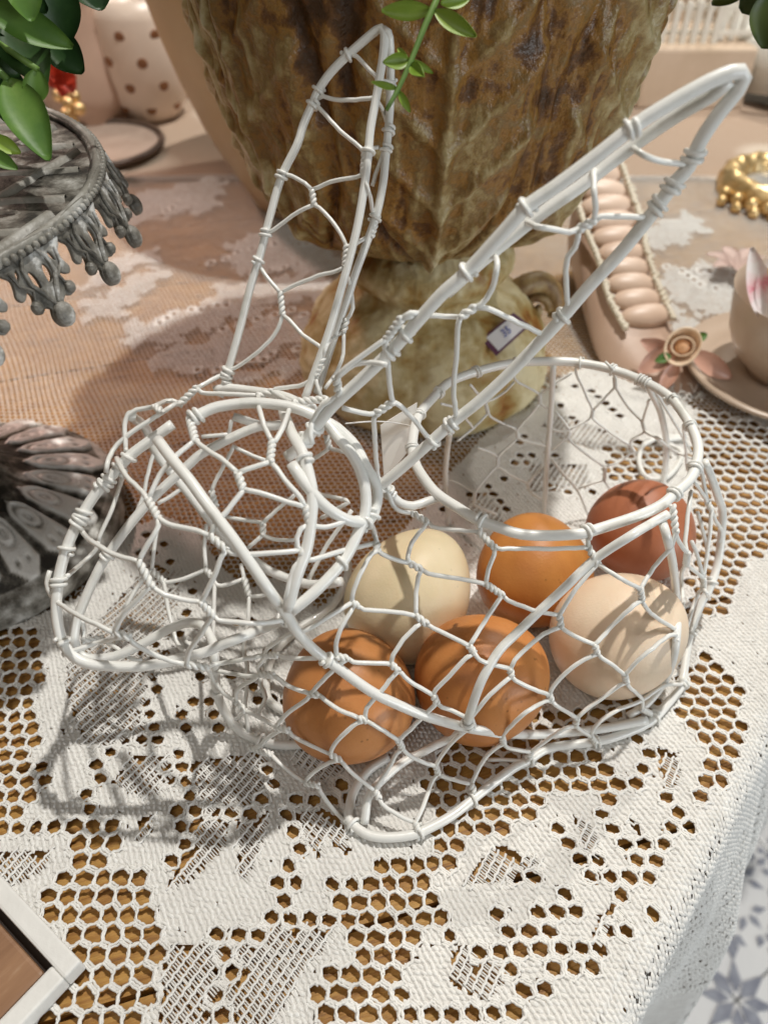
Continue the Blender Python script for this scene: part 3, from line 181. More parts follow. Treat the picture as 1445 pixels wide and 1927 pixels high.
# ------------------------------------------------------------------ table and floor
EN=Vector((.788,-.616)); EE=Vector((.616,.788)); C0=.0125
def clip(poly,n,c):
    out=[]
    for i in range(len(poly)):
        a,b=Vector(poly[i]),Vector(poly[(i+1)%len(poly)]); da,db=n.dot(a)-c,n.dot(b)-c
        if da<=0: out.append(a)
        if da*db<0: out.append(a+(b-a)*(da/(da-db)))
    return out
table=thing('wooden_table','oak plank table under the white lace cloth','table',(-.35,.55,-.74))
pd=Vector((math.cos(R(16)),math.sin(R(16)))); pn=Vector((-pd.y,pd.x))
for i in range(-9,22):
    a=i*.085; q=[pd*x+pn*y for x,y in ((-1.6,a),(2.2,a),(2.2,a+.0835),(-1.6,a+.0835))]
    q=clip(q,EN,C0+.0055); 
    for n_,c_ in ((Vector((0,-1)),.12),(Vector((0,1)),1.55),(Vector((-1,0)),1.0),(Vector((1,0)),1.25)):
        if len(q)>2: q=clip(q,n_,c_)
    if len(q)<3: continue
    o=MB().prism([tuple(x) for x in q],-.028,-.0017-.0003*random.random()).build('plank',M['wood'],table,False)
for x,y in ((-.55,.1),(-.1,.1),(-.55,1.2),(.5,1.2)):
    MB().box((x,y,-.75),(.05,0,0),(0,.05,0),(0,0,.722)).build('leg',M['wood'],table,False)
M['tile']=noisy('glazed_tile',[(.3,(.80,.80,.81)),(.7,(.88,.88,.88))],9,.25)
M['grout']=mat('grout',(.45,.45,.45),.9)
M['tilep']=noisy('tile_print_grey',[(.3,(.20,.21,.27)),(.7,(.42,.44,.50))],60,.3)
fl=MB().box((-3,-3,-.78),(6,0,0),(0,6,0),(0,0,.02)).build('floor',M['grout'],None,False,kind='structure')
tr=R(33); tx=Vector((math.cos(tr),math.sin(tr),0)); ty=Vector((-tx.y,tx.x,0)); TS=.17
def petal2(s,c,ang,l,wd,z):
    d=tx*math.cos(ang)+ty*math.sin(ang); n=Vector((-d.y,d.x,0)); c=Vector(c); c.z=z
    s.add([c+d*l*.12,c+d*l*.45+n*wd,c+d*l,c+d*l*.45-n*wd],[(0,3,2,1)])
tile0=Vector((.395,.245,-.75)); proto=[None,None]
for i in range(-3,4):
    for j in range(-3,4):
        c=tile0+tx*TS*(i+.5)+ty*TS*(j+.5)
        if proto[0] is None:
            h=TS/2-.0012
            t=MB().box(-tx*h-ty*h+Vector((0,0,-.012)),tx*2*h,ty*2*h,Vector((0,0,.012))).build('tile',M['tile'],None,False); bevel(t,.0012)
            p=MB(); z=.0012
            for sx in (-1,1):
                for sy in (-1,1):
                    cc=tx*h*sx+ty*h*sy
                    for k in range(3):
                        a=math.atan2(-sy,-sx)+(k-1)*PI/4; petal2(p,cc,a,.042,.0075,z)
                    q=cc*.42; petal2(p,q,math.atan2(sy,sx),.03,.008,z); petal2(p,q,math.atan2(sy,sx)+1,.02,.006,z); petal2(p,q,math.atan2(sy,sx)-1,.02,.006,z)
            for k in range(4):
                a=k*PI/2; d=tx*math.cos(a)+ty*math.sin(a); n=Vector((-d.y,d.x,0))
                for q,l in ((.03,.022),(.055,.018),(.072,.012)):
                    for sg in (-1,0,1): petal2(p,d*q+n*sg*.004,a+sg*1.1,l,.005,z)
            pr=p.build('printed_motif',M['tilep'],None,False); proto=[t,pr]; t.parent=fl; pr.parent=t; t.location=c; continue
        t=proto[0].copy(); COL.objects.link(t); t.parent=fl; t.location=c
        pr=proto[1].copy(); COL.objects.link(pr); pr.parent=t
# ------------------------------------------------------------------ lace tablecloth
cloth=thing('lace_tablecloth','white floral lace tablecloth over the wooden table, hanging at its right edge','tablecloth',(0,.3,0))
def smoothwave(x,y):
    dx=.0009*np.sin(38*x+21*y+.4)+.0006*np.sin(-61*x+47*y+1.9)+.0004*np.sin(130*x+9*y)
    dy=.0009*np.sin(29*x-33*y+2.2)+.0006*np.sin(57*x+52*y+.3)+.0004*np.sin(14*x+120*y)
    return x+dx,y+dy
def drape(P):
    "flat cloth (x,y,height) -> world, bent over the table edge"
    x,y=smoothwave(P[...,0],P[...,1]); h=P[...,2]
    und=.0006+.0005*np.sin(43*x+31*y)*np.sin(25*x-52*y+1)
    q=EN.x*x+EN.y*y-C0; s=EE.x*x+EE.y*y; r=.010; ph=R(84)
    qa=np.clip(q,0,None); a=np.minimum(qa/r,ph); t=np.clip(qa-r*ph,0,None)
    fold=np.minimum(1,t/.10)*(.003*np.sin(s*160+t*30)+.013*np.sin(s*34+.8)+.006*np.sin(s*71+2.0))
    off=r*np.sin(a)+t*math.cos(ph)+fold+h*np.sin(a)
    z=-r*(1-np.cos(a))-t*math.sin(ph)+h*np.cos(a)+und*(q<0)
    bx=x-EN.x*qa; by=y-EN.y*qa
    return np.stack([bx+EN.x*off,by+EN.y*off,z],-1)
G0x,G0y,GD=-.50,-.08,.001; GW,GH=1150,960
gx,gy=np.meshgrid(G0x+GD*(np.arange(GW)+.5),G0y+GD*(np.arange(GH)+.5))
def inpoly(poly,X,Y):
    r=np.zeros(X.shape,bool); n=len(poly)
    for i in range(n):
        x0,y0=poly[i]; x1,y1=poly[(i+1)%n]
        if y0==y1: continue
        c=((y0>Y)!=(y1>Y)); r^=c&(X<(x1-x0)*(Y-y0)/(y1-y0)+x0)
    return r
def pm(l): return [(a/1e4,b/1e4) for a,b in l]
zone=np.zeros((GH,GW),np.int8)              # 0 fine net, 2 close knit, 3 ladder, 1 open hexagon net
zone[inpoly(pm(DATA['band']),gx,gy)]=2
zone[(EN.x*gx+EN.y*gy-C0>-.012)&(zone==0)]=2
wgx=gx+.004*np.sin(gy*330+gx*60)+.002*np.sin(gx*700); wgy=gy+.004*np.sin(gx*310-gy*50)+.002*np.sin(gy*650+1)
farm=np.zeros((GH,GW),bool)
for l in DATA['solids']: farm|=inpoly(pm(l),wgx,wgy)
for l in DATA['ladders']: zone[inpoly(pm(l),gx,gy)]=3
netm=np.zeros((GH,GW),bool)
for l in DATA['nets']: netm|=inpoly(pm(l),gx,gy)
qg=EN.x*gx+EN.y*gy-C0; sg=EE.x*gx+EE.y*gy
def zat(x,y,arr=None):
    i=np.clip(((x-G0x)/GD).astype(int),0,GW-1); j=np.clip(((y-G0y)/GD).astype(int),0,GH-1)
    return (zone if arr is None else arr)[j,i]
def seen(x,y,mx=.03):
    d=S2*(y+H); u=x/np.maximum(d,.01); t=(H-y)/np.maximum(H+y,.01)
    return (np.abs(u)<.4817+.30)&(t<.6423+.75)
LW=Vector((math.cos(R(58)),math.sin(R(58)))); LN=Vector((LW.y,-LW.x)); LS,LP=.0052,.00325
def nw(n,w_): return LN.x*n+LW.x*w_, LN.y*n+LW.y*w_
def tubes(paths,r,sides=5):
    N,K,_=paths.shape; t=np.gradient(paths,axis=1); t/=np.maximum(np.linalg.norm(t,axis=2,keepdims=True),1e-12)
    sd=np.cross(t,np.array([0,0,1.])); sd/=np.maximum(np.linalg.norm(sd,axis=2,keepdims=True),1e-12); up=np.cross(sd,t)
    th=2*PI*np.arange(sides)/sides
    rr=r if np.isscalar(r) else np.asarray(r)[:,None,None,None]
    V=paths[:,:,None,:]+rr*(np.cos(th)[None,None,:,None]*sd[:,:,None,:]+np.sin(th)[None,None,:,None]*up[:,:,None,:])
    k=np.arange(sides); i=np.arange(K-1)
    q=np.stack(np.broadcast_arrays(i[:,None]*sides+k,i[:,None]*sides+(k+1)%sides,(i[:,None]+1)*sides+(k+1)%sides,(i[:,None]+1)*sides+k),-1).reshape(-1,4)
    Q=(np.arange(N)*K*sides)[:,None,None]+q[None]
    return V.reshape(-1,3),Q.reshape(-1,4)
def joinq(l):
    V=[];Q=[];n=0
    for v,q in l: V.append(v);Q.append(q+n);n+=len(v)
    return np.concatenate(V),np.concatenate(Q)
# open hexagons : lattice cells that are holes
def lattice(s,p,lim):
    a,b=np.meshgrid(np.arange(-lim,lim),np.arange(-lim,lim)); a=a.ravel();b=b.ravel()
    n=a*s; w_=(2*b+(a%2))*p; x,y=nw(n,w_); return a,b,x,y+.0
a,b,x,y=lattice(LS,LP,220)
ok=(x>G0x)&(x<G0x+GD*GW)&(y>G0y)&(y<G0y+GD*GH); a,b,x,y=a[ok],b[ok],x[ok],y[ok]
hole=zat(x,y,netm)&(EN.x*x+EN.y*y-C0<.004)
cells=set(zip(a[hole].tolist(),b[hole].tolist()))
def cell_of(px,py):
    n=LN.x*px+LN.y*py; w_=LW.x*px+LW.y*py; best=None
    for aa in (math.floor(n/LS),math.floor(n/LS)+1):
        bb=round((w_/LP-(aa%2))/2); d=(n-aa*LS)**2+(w_-(2*bb+aa%2)*LP)**2
        if best is None or d<best[0]: best=(d,aa,bb)
    return best[1],best[2]
netcells=set(cells)
for ch in DATA['chains']:
    ch=pm(ch)
    for (x0,y0),(x1,y1) in zip(ch,ch[1:]):
        n=max(1,int(math.hypot(x1-x0,y1-y0)/.0085+.3))
        for k in range(n+1): cells.add(cell_of(x0+(x1-x0)*k/n,y0+(y1-y0)*k/n))
cells={c for c in cells if seen(np.array([nw(c[0]*LS,(2*c[1]+c[0]%2)*LP)[0]]),np.array([nw(c[0]*LS,(2*c[1]+c[0]%2)*LP)[1]]))[0]}
X1=(LS*LS+LP*LP)/(2*LS); X2=(LS*LS-LP*LP)/(2*LS)
corner=[(X1,0),(X2,LP),(-X2,LP),(-X1,0),(-X2,-LP),(X2,-LP)]
edges={}
def jit(p):
    a,b=round(p[0]*2e3),round(p[1]*2e3); h=lambda q:(math.sin(a*12.9898+b*78.233+q)*43758.5453)%1-.5
    return p[0]+.0009*h(0),p[1]+.0009*h(3.7)
for (aa,bb) in cells:
    cn,cw=aa*LS,(2*bb+aa%2)*LP
    for k in range(6):
        p0=(cn+corner[k][0],cw+corner[k][1]); p1=(cn+corner[(k+1)%6][0],cw+corner[(k+1)%6][1])
        if (aa,bb) not in netcells:
            p0=(cn+(p0[0]-cn)*.89,cw+(p0[1]-cw)*.89); p1=(cn+(p1[0]-cn)*.89,cw+(p1[1]-cw)*.89)
        p0,p1=jit(p0),jit(p1)
        mid=((p0[0]+p1[0])/2,(p0[1]+p1[1])/2); edges[(round(mid[0]*2e4),round(mid[1]*2e4))]=(p0,p1,k)
thin=[];thick=[]
for p0,p1,k in edges.values():
    (thick if k in (1,4) else thin).append((p0,p1))
def mkpaths(E,K,wob,offn=0,z=.0007):
    E=np.array(E); t=np.linspace(-.06,1.06,K)[None,:,None]
    P=E[:,0][:,None,:]*(1-t)+E[:,1][:,None,:]*t
    d=E[:,1]-E[:,0]; L=np.linalg.norm(d,axis=1,keepdims=True); nrm=np.stack([-d[:,1],d[:,0]],-1)/L
    ph=rng.uniform(0,6.28,(len(E),1)); s=np.sin(t[:,:,0]*6.28*1.5+ph)*wob+offn+rng.normal(0,.00008,(len(E),1))
    P=P+nrm[:,None,:]*s[:,:,None]
    xx,yy=nw(P[...,0],P[...,1]); zz=z+np.cos(t[:,:,0]*9.4+ph)*.00018
    return drape(np.stack([xx,yy,zz+0*xx],-1))
parts=[tubes(mkpaths(thin,6,.00022),rng.uniform(.00042,.00056,len(thin))),tubes(mkpaths(thin,6,.0002,.00035,.0004),.00033)]
for of in (-.0007,0,.0007): parts.append(tubes(mkpaths(thick,5,.00012,of,.0006),.00046))
V,Q=joinq(parts); bigmesh('hexagon_net',V,Q,M['lace'],cloth,kind='stuff')
# close-knit stitches
def in_hole(x,y):
    n=LN.x*x+LN.y*y; w_=LW.x*x+LW.y*y; r=np.zeros(x.shape,bool)
    a0=np.floor(n/LS); best=np.full(x.shape,9.); ba=np.zeros(x.shape,int); bb=np.zeros(x.shape,int)
    for aa in (a0,a0+1):
        b_=np.round((w_/LP-(aa%2))/2); d=(n-aa*LS)**2+(w_-(2*b_+aa%2)*LP)**2; u=d<best
        best=np.where(u,d,best); ba=np.where(u,aa,ba).astype(int); bb=np.where(u,b_,bb).astype(int)
    kk=ba*4096+bb; k1=np.array([p*4096+q for p,q in netcells]); k2=np.array([p*4096+q for p,q in cells if (p,q) not in netcells])
    return np.isin(kk,k1)|(np.isin(kk,k2)&(best<.0029**2))
n_,w_=np.meshgrid(np.arange(-.75,.75,.00173),np.arange(-.6,1.0,.00205)); w_=w_+(np.arange(n_.shape[1])%2)*.00102
sx,sy=nw(n_.ravel(),w_.ravel()); qq=EN.x*sx+EN.y*sy-C0
inside=(sx>G0x+.002)&(sx<G0x+GD*GW-.002)&(sy>G0y+.002)&(sy<G0y+GD*GH-.002)&(qq<.16)&((qq>-.001)|seen(sx,sy))&(sy<.56)
sx,sy,qq=sx[inside],sy[inside],qq[inside]
slot=(qq>.008)&(np.modf((qq+.0012*np.sin(sx*90+sy*70))/.0068)[0]<.30)&(rng.random(len(sx))<.8)
keep=(zat(sx,sy)==2)&~in_hole(sx,sy)&~slot; sx,sy=sx[keep],sy[keep]; N=len(sx)
sx=sx+rng.normal(0,.00012,N); sy=sy+rng.normal(0,.00012,N)
ang=R(-52)+np.where(np.round((LN.x*sx+LN.y*sy)/.00173)%2==0,.28,-.28)+rng.normal(0,.17,N); ln_=rng.uniform(.0013,.0016,N); wd_=rng.uniform(.00062,.0008,N); ht=rng.uniform(.00075,.0011,N)
ring=[(-1,0,.0),(-.5,.85,.1),(-.5,0,.85),(-.5,-.85,.1),(.5,.85,.1),(.5,0,.85),(.5,-.85,.1),(1,0,0)]
rv=np.array(ring); ca,sa=np.cos(ang),np.sin(ang)
PX=sx[:,None]+(rv[:,0]*ln_[:,None])*ca[:,None]-(rv[:,1]*wd_[:,None])*sa[:,None]
PY=sy[:,None]+(rv[:,0]*ln_[:,None])*sa[:,None]+(rv[:,1]*wd_[:,None])*ca[:,None]
PZ=.0004+rv[:,2]*ht[:,None]
V=drape(np.stack([PX,PY,PZ],-1)).reshape(-1,3)
fq=np.array([(0,3,2,2),(0,2,1,1),(1,2,5,4),(2,3,6,5),(4,5,7,7),(5,6,7,7)])
tri=np.array([(0,3,2),(0,2,1),(1,2,4),(2,5,4),(2,3,5),(3,6,5),(4,5,7),(5,6,7)])
T3=(np.arange(N)*8)[:,None,None]+tri[None]
bigmesh('knit_stitches',V,T3.reshape(-1,3),M['lace'],cloth,kind='stuff')
# ground under the stitches
gs=.0013; ex,ey=np.meshgrid(np.arange(-.42,.62,gs),np.arange(-.075,.60,gs)); ccx,ccy=ex+gs/2,ey+gs/2
qq=EN.x*ccx+EN.y*ccy-C0
kg=(zat(ccx,ccy)==2)&~in_hole(ccx,ccy)&(qq<.33)&((qq>-.002)|seen(ccx,ccy))
kg&=rng.random(kg.shape)>np.where(qq>.006,.20,.012); ii,jj=np.nonzero(kg); idx=lambda i,j:i*(ex.shape[1]+1)+j
gx2,gy2=np.meshgrid(np.arange(ex.shape[1]+1)*gs-.42,np.arange(ex.shape[0]+1)*gs-.075)
Vg=drape(np.stack([gx2,gy2,np.full(gx2.shape,.00035)],-1)).reshape(-1,3)
Qg=np.stack([idx(ii,jj),idx(ii,jj+1),idx(ii+1,jj+1),idx(ii+1,jj)],-1)
us,inv=np.unique(Qg,return_inverse=True); bigmesh('knit_ground',Vg[us],inv.reshape(-1,4),M['ground'],cloth,kind='stuff')
# lower hanging part of the cloth (beyond the geometry of single stitches)
ss,tt=np.meshgrid(np.linspace(-.35,1.9,420),np.linspace(.155,.335,46))
hem=.31+.014*np.abs(np.sin(ss*26))-.008*np.sin(ss*5)
tt=.155+(tt-.155)/(.18)*(hem-.155)
bx=EE.x*ss+EN.x*(C0+tt); by=EE.y*ss+EN.y*(C0+tt)
Vd=drape(np.stack([bx,by,0*bx+.0004],-1)).reshape(-1,3); nc=ss.shape[1]
I,J=np.meshgrid(np.arange(ss.shape[0]-1),np.arange(nc-1),indexing='ij'); I=I.ravel();J=J.ravel()
bigmesh('hanging_hem',Vd,np.stack([I*nc+J,I*nc+J+1,(I+1)*nc+J+1,(I+1)*nc+J],-1),M['ground'],cloth)
# ladder zones : wale threads and thin inlay
sp=.0026; segs=[]; inl=[]
for k in range(-300,300):
    n0=k*sp
    ws=np.arange(-.6,1.0,.0052); xx,yy=nw(n0+0*ws,ws+.0026); o_=(xx>G0x+.003)&(xx<G0x+GD*GW-.003)&(yy>G0y+.003)&(yy<min(.56,G0y+GD*GH-.003))
    ws,xx,yy=ws[o_],xx[o_],yy[o_]
    if not len(ws): continue
    q_=EN.x*xx+EN.y*yy-C0
    o_=(zat(xx,yy)==3)&((q_>-.002)|seen(xx,yy))&(q_<.16)&~in_hole(xx,yy)
    for w0 in ws[o_]: segs.append((n0,w0))
if segs:
    A=np.array(segs); t=np.linspace(-.05,1.05,7)[None]; ph=rng.uniform(0,6.28,(len(A),1))
    nn=A[:,:1]+.00028*np.sin(t*12.5+ph); ww=A[:,1:]+.0052*t; xx,yy=nw(nn,ww)
    v1=tubes(drape(np.stack([xx,yy,.0009+.0001*np.cos(t*12.5+ph)+0*xx],-1)),rng.uniform(.00036,.0005,len(A)))
    r=np.arange(0,.0052,.00087); B=np.repeat(A,len(r),0); rr=np.tile(r,len(A))
    t=np.linspace(-.1,1.1,3)[None]; nn=B[:,:1]+sp*t; ww=(B[:,1]+rr+rng.normal(0,.00012,len(B)))[:,None]-.0005*t+rng.normal(0,.0001,(len(B),1))
    xx,yy=nw(nn,ww); v2=tubes(drape(np.stack([xx,yy,.0005+0*xx],-1)),rng.uniform(.00022,.00033,len(B)),4)
    V,Q=joinq([v1,v2]); bigmesh('ladder_threads',V,Q,M['lace'],cloth,kind='stuff')
# fine net far zone
FS,FP=LS*.5,LP*.5
a,b,x,y=lattice(FS,FP,330)
ok=(x>G0x+.002)&(x<.72)&(y>-.07)&(y<.66); a,b,x,y=a[ok],b[ok],x[ok],y[ok]
q_=EN.x*x+EN.y*y-C0
yy_=np.minimum(y,G0y+GD*(GH-3)); xx_=np.minimum(x,G0x+GD*(GW-3))
ok=(zat(xx_,yy_)==0)&(q_<-.004)&seen(x,y)&~in_hole(x,y); a,b,x,y=a[ok],b[ok],x[ok],y[ok]
E=[]
f1=(FS*FS+FP*FP)/(2*FS); f2=(FS*FS-FP*FP)/(2*FS)
n0=a*FS; w0=(2*b+(a%2))*FP
for (q0,q1) in (((f1,0),(f2,FP)),((f2,FP),(-f2,FP)),((-f2,FP),(-f1,0))):
    E.append(np.stack([np.stack([n0+q0[0],w0+q0[1]],-1),np.stack([n0+q1[0],w0+q1[1]],-1)],1))
fm=zat(np.minimum(x,G0x+GD*(GW-3)),np.minimum(y,G0y+GD*(GH-3)),farm); EM=[]
for o_ in (-.0013,-.00043,.00043,.0013): EM.append(np.stack([np.stack([n0[fm]-.0014,w0[fm]+o_],-1),np.stack([n0[fm]+.0014,w0[fm]+o_-.0004],-1)],1))
if fm.any():
    V,Q=tubes(mkpaths(np.concatenate(EM),2,.00003,0,.0005),rng.uniform(.00016,.00028,int(fm.sum())*4),4); bigmesh('net_motifs',V,Q,M['lace'],cloth,kind='stuff')
rad=np.repeat([.00026,.00036,.00026],len(x)); E=np.concatenate(E)
V,Q=tubes(mkpaths(E,2,.00003,0,.0006),rad,4); bigmesh('fine_net',V,Q,M['lace'],cloth,kind='stuff')
# far cloth, too far to tell its threads apart
mf=mat('far_lace',(.7,.6,.5),.9); b_=mf.node_tree.nodes['Principled BSDF']
tc=nd(mf,'ShaderNodeTexCoord'); wv=nd(mf,'ShaderNodeTexWave',Scale=190.); wv.bands_direction='DIAGONAL'; wv.inputs['Distortion'].default_value=.6
ns=nd(mf,'ShaderNodeTexVoronoi',Scale=13.); ln(mf,tc.outputs['Object'],wv.inputs[0]); ln(mf,tc.outputs['Object'],ns.inputs['Vector'])
r1=ramp(mf,[(0.2,(.30,.19,.12)),(.8,(.52,.42,.34))]); ln(mf,wv.outputs[0],r1.inputs[0])
r2=ramp(mf,[(.25,(1,1,1)),(.42,(0,0,0))]); ln(mf,ns.outputs['Distance'],r2.inputs[0])
mx=nd(mf,'ShaderNodeMix'); mx.data_type='RGBA'; ln(mf,r2.outputs[0],mx.inputs[0]); ln(mf,r1.outputs[0],mx.inputs[6]); mx.inputs[7].default_value=(.58,.49,.40,1); ln(mf,mx.outputs[2],b_.inputs['Base Color'])
ss,tt=np.meshgrid(np.linspace(-1.0,1.6,60),np.linspace(.655,1.5,40)); keepx=EN.x*ss+EN.y*tt-C0<-.001
xm=np.minimum(ss,(C0-.001-EN.y*tt)/EN.x); Vd=np.stack([xm,tt,.0009+0*tt],-1).reshape(-1,3); nc=60
I,J=np.meshgrid(np.arange(39),np.arange(nc-1),indexing='ij'); I=I.ravel();J=J.ravel(); Qd=np.stack([I*nc+J,I*nc+J+1,(I+1)*nc+J+1,(I+1)*nc+J],-1)
wid=Vd[Qd[:,1],0]-Vd[Qd[:,0],0]; Qd=Qd[wid>1e-6]
us,inv=np.unique(Qd,return_inverse=True); bigmesh('distant_cloth',Vd[us],inv.reshape(-1,4),mf,cloth)
# ------------------------------------------------------------------ wire rabbit basket
def vv(l): return np.array(l,float)/1e4
basket=thing('wire_rabbit_basket','white chicken-wire basket shaped like a lying rabbit with tall ears, holding eggs','egg basket',(.03,.2,0))
FT={}
for nme,r,pts in DATA['frames']:
    r=r/1e4; p=vv(pts); closed=nme in('rim','tail_loop')
    c=crom(p,.0022,closed); mb=MB(); mb.tube(c,r*.94,12,True,closed)
    FT.setdefault(nme,[]).append(mb)
MR={'head':.0008,'body':.00077,'back':.00056,'ear_left':.00068,'ear_right':.0008}
ear={}
for e in ('ear_left','ear_right'):
    mb=MB()
    for q in FT[e]: mb.add(q.v,q.f)
    ear[e]=mb.build('ear',M['wire'],basket)
    ear[e]['label']='nearer ear, leaning out over the basket opening' if e=='ear_right' else 'farther ear, standing in front of the urn'
for nme,l in FT.items():
    if nme.startswith('ear'): continue
    for q in l: q.build({'head_frame':'head_frame_wire','body_frame':'body_frame_wire'}.get(nme,nme),M['wire'],basket)
def helix(mb,a,b,r):
    a,b=np.array(a),np.array(b); d=b-a; L=np.linalg.norm(d); d=d/L
    s=np.cross(d,(0,0,1.) if abs(d[2])<.9 else (1.,0,0)); s/=np.linalg.norm(s); u=np.cross(d,s)
    turns=max(.75,round(L/(r*5.2)*2)/2); n=max(8,int(turns*10)); ph=rng.uniform(0,6.28)
    for k in (0,PI):
        t=np.linspace(-.06,1.06,n); th=ph+k+2*PI*turns*t
        mb.tube(a+d*(L*t)[:,None]+r*.92*(np.cos(th)[:,None]*s+np.sin(th)[:,None]*u),r,6)
for nme in ('head','body','back','ear_left','ear_right'):
    mb=MB(); r=MR[nme]
    for p in DATA['edges'].get(nme,[]):
        p=vv(p); c=crom(p,.0022); 
        if len(c)>4:
            j=rng.normal(0,.00009,c.shape); j[0]=j[-1]=0; c=c+j*.6
        mb.tube(c,r,7)
    for a,b in DATA['twists'].get(nme,[]): helix(mb,vv(a),vv(b),r*.92)
    for q,ax,fr_,n in DATA['wraps'].get(nme,[]):
        q=vv(q); d=np.array(ax)/1000.; d/=np.linalg.norm(d); fr_=fr_/1e4
        s=np.cross(d,(0,0,1.) if abs(d[2])<.9 else (1.,0,0)); s/=np.linalg.norm(s); u=np.cross(d,s)
        r0=r; r=r*.86; t=np.linspace(0,1,max(8,int(n*14))); th=rng.uniform(0,6.28)+2*PI*n*t; sgn=1 if rng.random()<.5 else -1
        mb.tube(q+d*((t-.5)*n*r*2.6)[:,None]+(fr_+r*.55)*(np.cos(th)[:,None]*s+sgn*np.sin(th)[:,None]*u),r,7); r=r0
    pa=ear.get(nme,basket); mb.build({'head':'head_wire_mesh','body':'body_wire_mesh','back':'back_wire_mesh'}.get(nme,'wire_mesh'),M['wire'],pa)
# ------------------------------------------------------------------ eggs
def egg_mat(name,base,dark,spots):
    m=mat(name,base,.42); m.node_tree.nodes['Principled BSDF'].inputs['Specular IOR Level'].default_value=.35; b=m.node_tree.nodes['Principled BSDF']
    b.inputs['Subsurface Weight'].default_value=.08; b.inputs['Subsurface Radius'].default_value=(.004,.002,.001); b.inputs['Subsurface Scale'].default_value=.3
    tc=nd(m,'ShaderNodeTexCoord'); n1=nd(m,'ShaderNodeTexNoise',Scale=55.,Detail=5); n2=nd(m,'ShaderNodeTexNoise',Scale=1100.,Detail=3)
    for n in (n1,n2): ln(m,tc.outputs['Object'],n.inputs['Vector'])
    r1=ramp(m,[(.3,dark),(.62,base),(.85,tuple(min(1,c*1.12) for c in base))]); ln(m,n1.outputs[0],r1.inputs[0])
    vo=nd(m,'ShaderNodeTexVoronoi',Scale=330.); ln(m,tc.outputs['Object'],vo.inputs['Vector'])
    r2=ramp(m,[(.10,(1,1,1)),(.2,(0,0,0))]); ln(m,vo.outputs['Distance'],r2.inputs[0])
    r3=ramp(m,[(.52,(0,0,0)),(.64,(1,1,1))]); ln(m,n1.outputs[0],r3.inputs[0])
    mu=nd(m,'ShaderNodeMath',operation='MULTIPLY'); ln(m,r2.outputs[0],mu.inputs[0]); ln(m,r3.outputs[0],mu.inputs[1])
    m2=nd(m,'ShaderNodeMath',operation='MULTIPLY'); ln(m,mu.outputs[0],m2.inputs[0]); m2.inputs[1].default_value=spots
    mx=nd(m,'ShaderNodeMix'); mx.data_type='RGBA'; ln(m,m2.outputs[0],mx.inputs[0]); ln(m,r1.outputs[0],mx.inputs[6]); mx.inputs[7].default_value=(*[c*.45 for c in dark],1)
    ln(m,mx.outputs[2],b.inputs['Base Color'])
    bp=nd(m,'ShaderNodeBump',Strength=.3,Distance=.0003); ln(m,n2.outputs[0],bp.inputs['Height']); ln(m,bp.outputs[0],b.inputs['Normal']); return m
def egg(label,u,v,d,ru,rv,ang,m,point=.12,dep=None):
    "ru, rv: half sizes across the picture in px; ang: tilt of the long axis"
    d=(H-.0255)/(S2+S2*(v-CY)/FPX); a=ru*d/FPX; b=rv*d/FPX; X=Vector((1,0,0)); Y=Vector((0,S2,S2)); Z=Vector((0,-S2,S2))
    ax=X*math.cos(ang)+Y*math.sin(ang); bx=-X*math.sin(ang)+Y*math.cos(ang); dz_=dep or (a+b)/2
    zext=math.sqrt((a*ax.z)**2+(b*bx.z)**2+(dz_*Z.z)**2); c=atz(u,v,zext+.0019)
    n,mm_=48,32; vs=[];fs=[]
    for i in range(mm_+1):
        ph=PI*i/mm_
        for k in range(n):
            th=2*PI*k/n; l=math.cos(ph); sq=math.sin(ph)*(1-point*l)
            vs.append(ax*(a*l)+bx*(b*sq*math.cos(th))+Z*(dz_*sq*math.sin(th)))
    fs=[(i*n+k,(i+1)*n+k,(i+1)*n+(k+1)%n,i*n+(k+1)%n) for i in range(mm_) for k in range(n)]
    me=bpy.data.meshes.new('egg'); bm=bmesh.new(); bv=[bm.verts.new(p) for p in vs]
    for f in fs:
        try: bm.faces.new([bv[i] for i in f])
        except ValueError: pass
    bmesh.ops.remove_doubles(bm,verts=bm.verts,dist=1e-6); bm.to_mesh(me); bm.free()
    o=link('egg',me,m); o.location=c; o['label']=label; o['category']='egg'; o['group']='eggs in the wire rabbit basket'; return o
EB=egg_mat('brown_eggshell',(.58,.255,.09),(.47,.185,.055),.7)
EO=egg_mat('orange_brown_eggshell',(.58,.25,.065),(.46,.17,.04),.8)
ER=egg_mat('red_brown_eggshell',(.43,.16,.08),(.35,.12,.06),.4)
EC=egg_mat('cream_eggshell',(.80,.65,.49),(.76,.58,.42),.15)
ET=egg_mat('pale_tan_eggshell',(.80,.68,.47),(.74,.61,.39),.35)
egg('round brown egg at the front left, under the thick wire from the rabbit chin',655,1307,.289,125,124,R(100),EB,.10)
egg('speckled orange-brown egg at front centre, between the brown egg and the cream egg',907,1276,.296,127,121,R(20),egg_mat('speckled_eggshell',(.57,.24,.075),(.45,.165,.045),.9),.08)
egg('pale cream egg at the right, crossed by the curved shadow of the rim',1163,1193,.306,129,115,R(25),EC,.08)
egg('pale greenish-tan egg lying behind the front brown egg, nearest the rabbit head',772,1118,.3177,131,112,R(58),ET,.14)
egg('deep orange-brown egg in the middle of the back row under the rim',1004,1072,.332,108,108,R(95),EO,.12)
egg('dark reddish-brown egg at the back right under the rim',1205,997,.339,96,101,R(70),ER,.08)
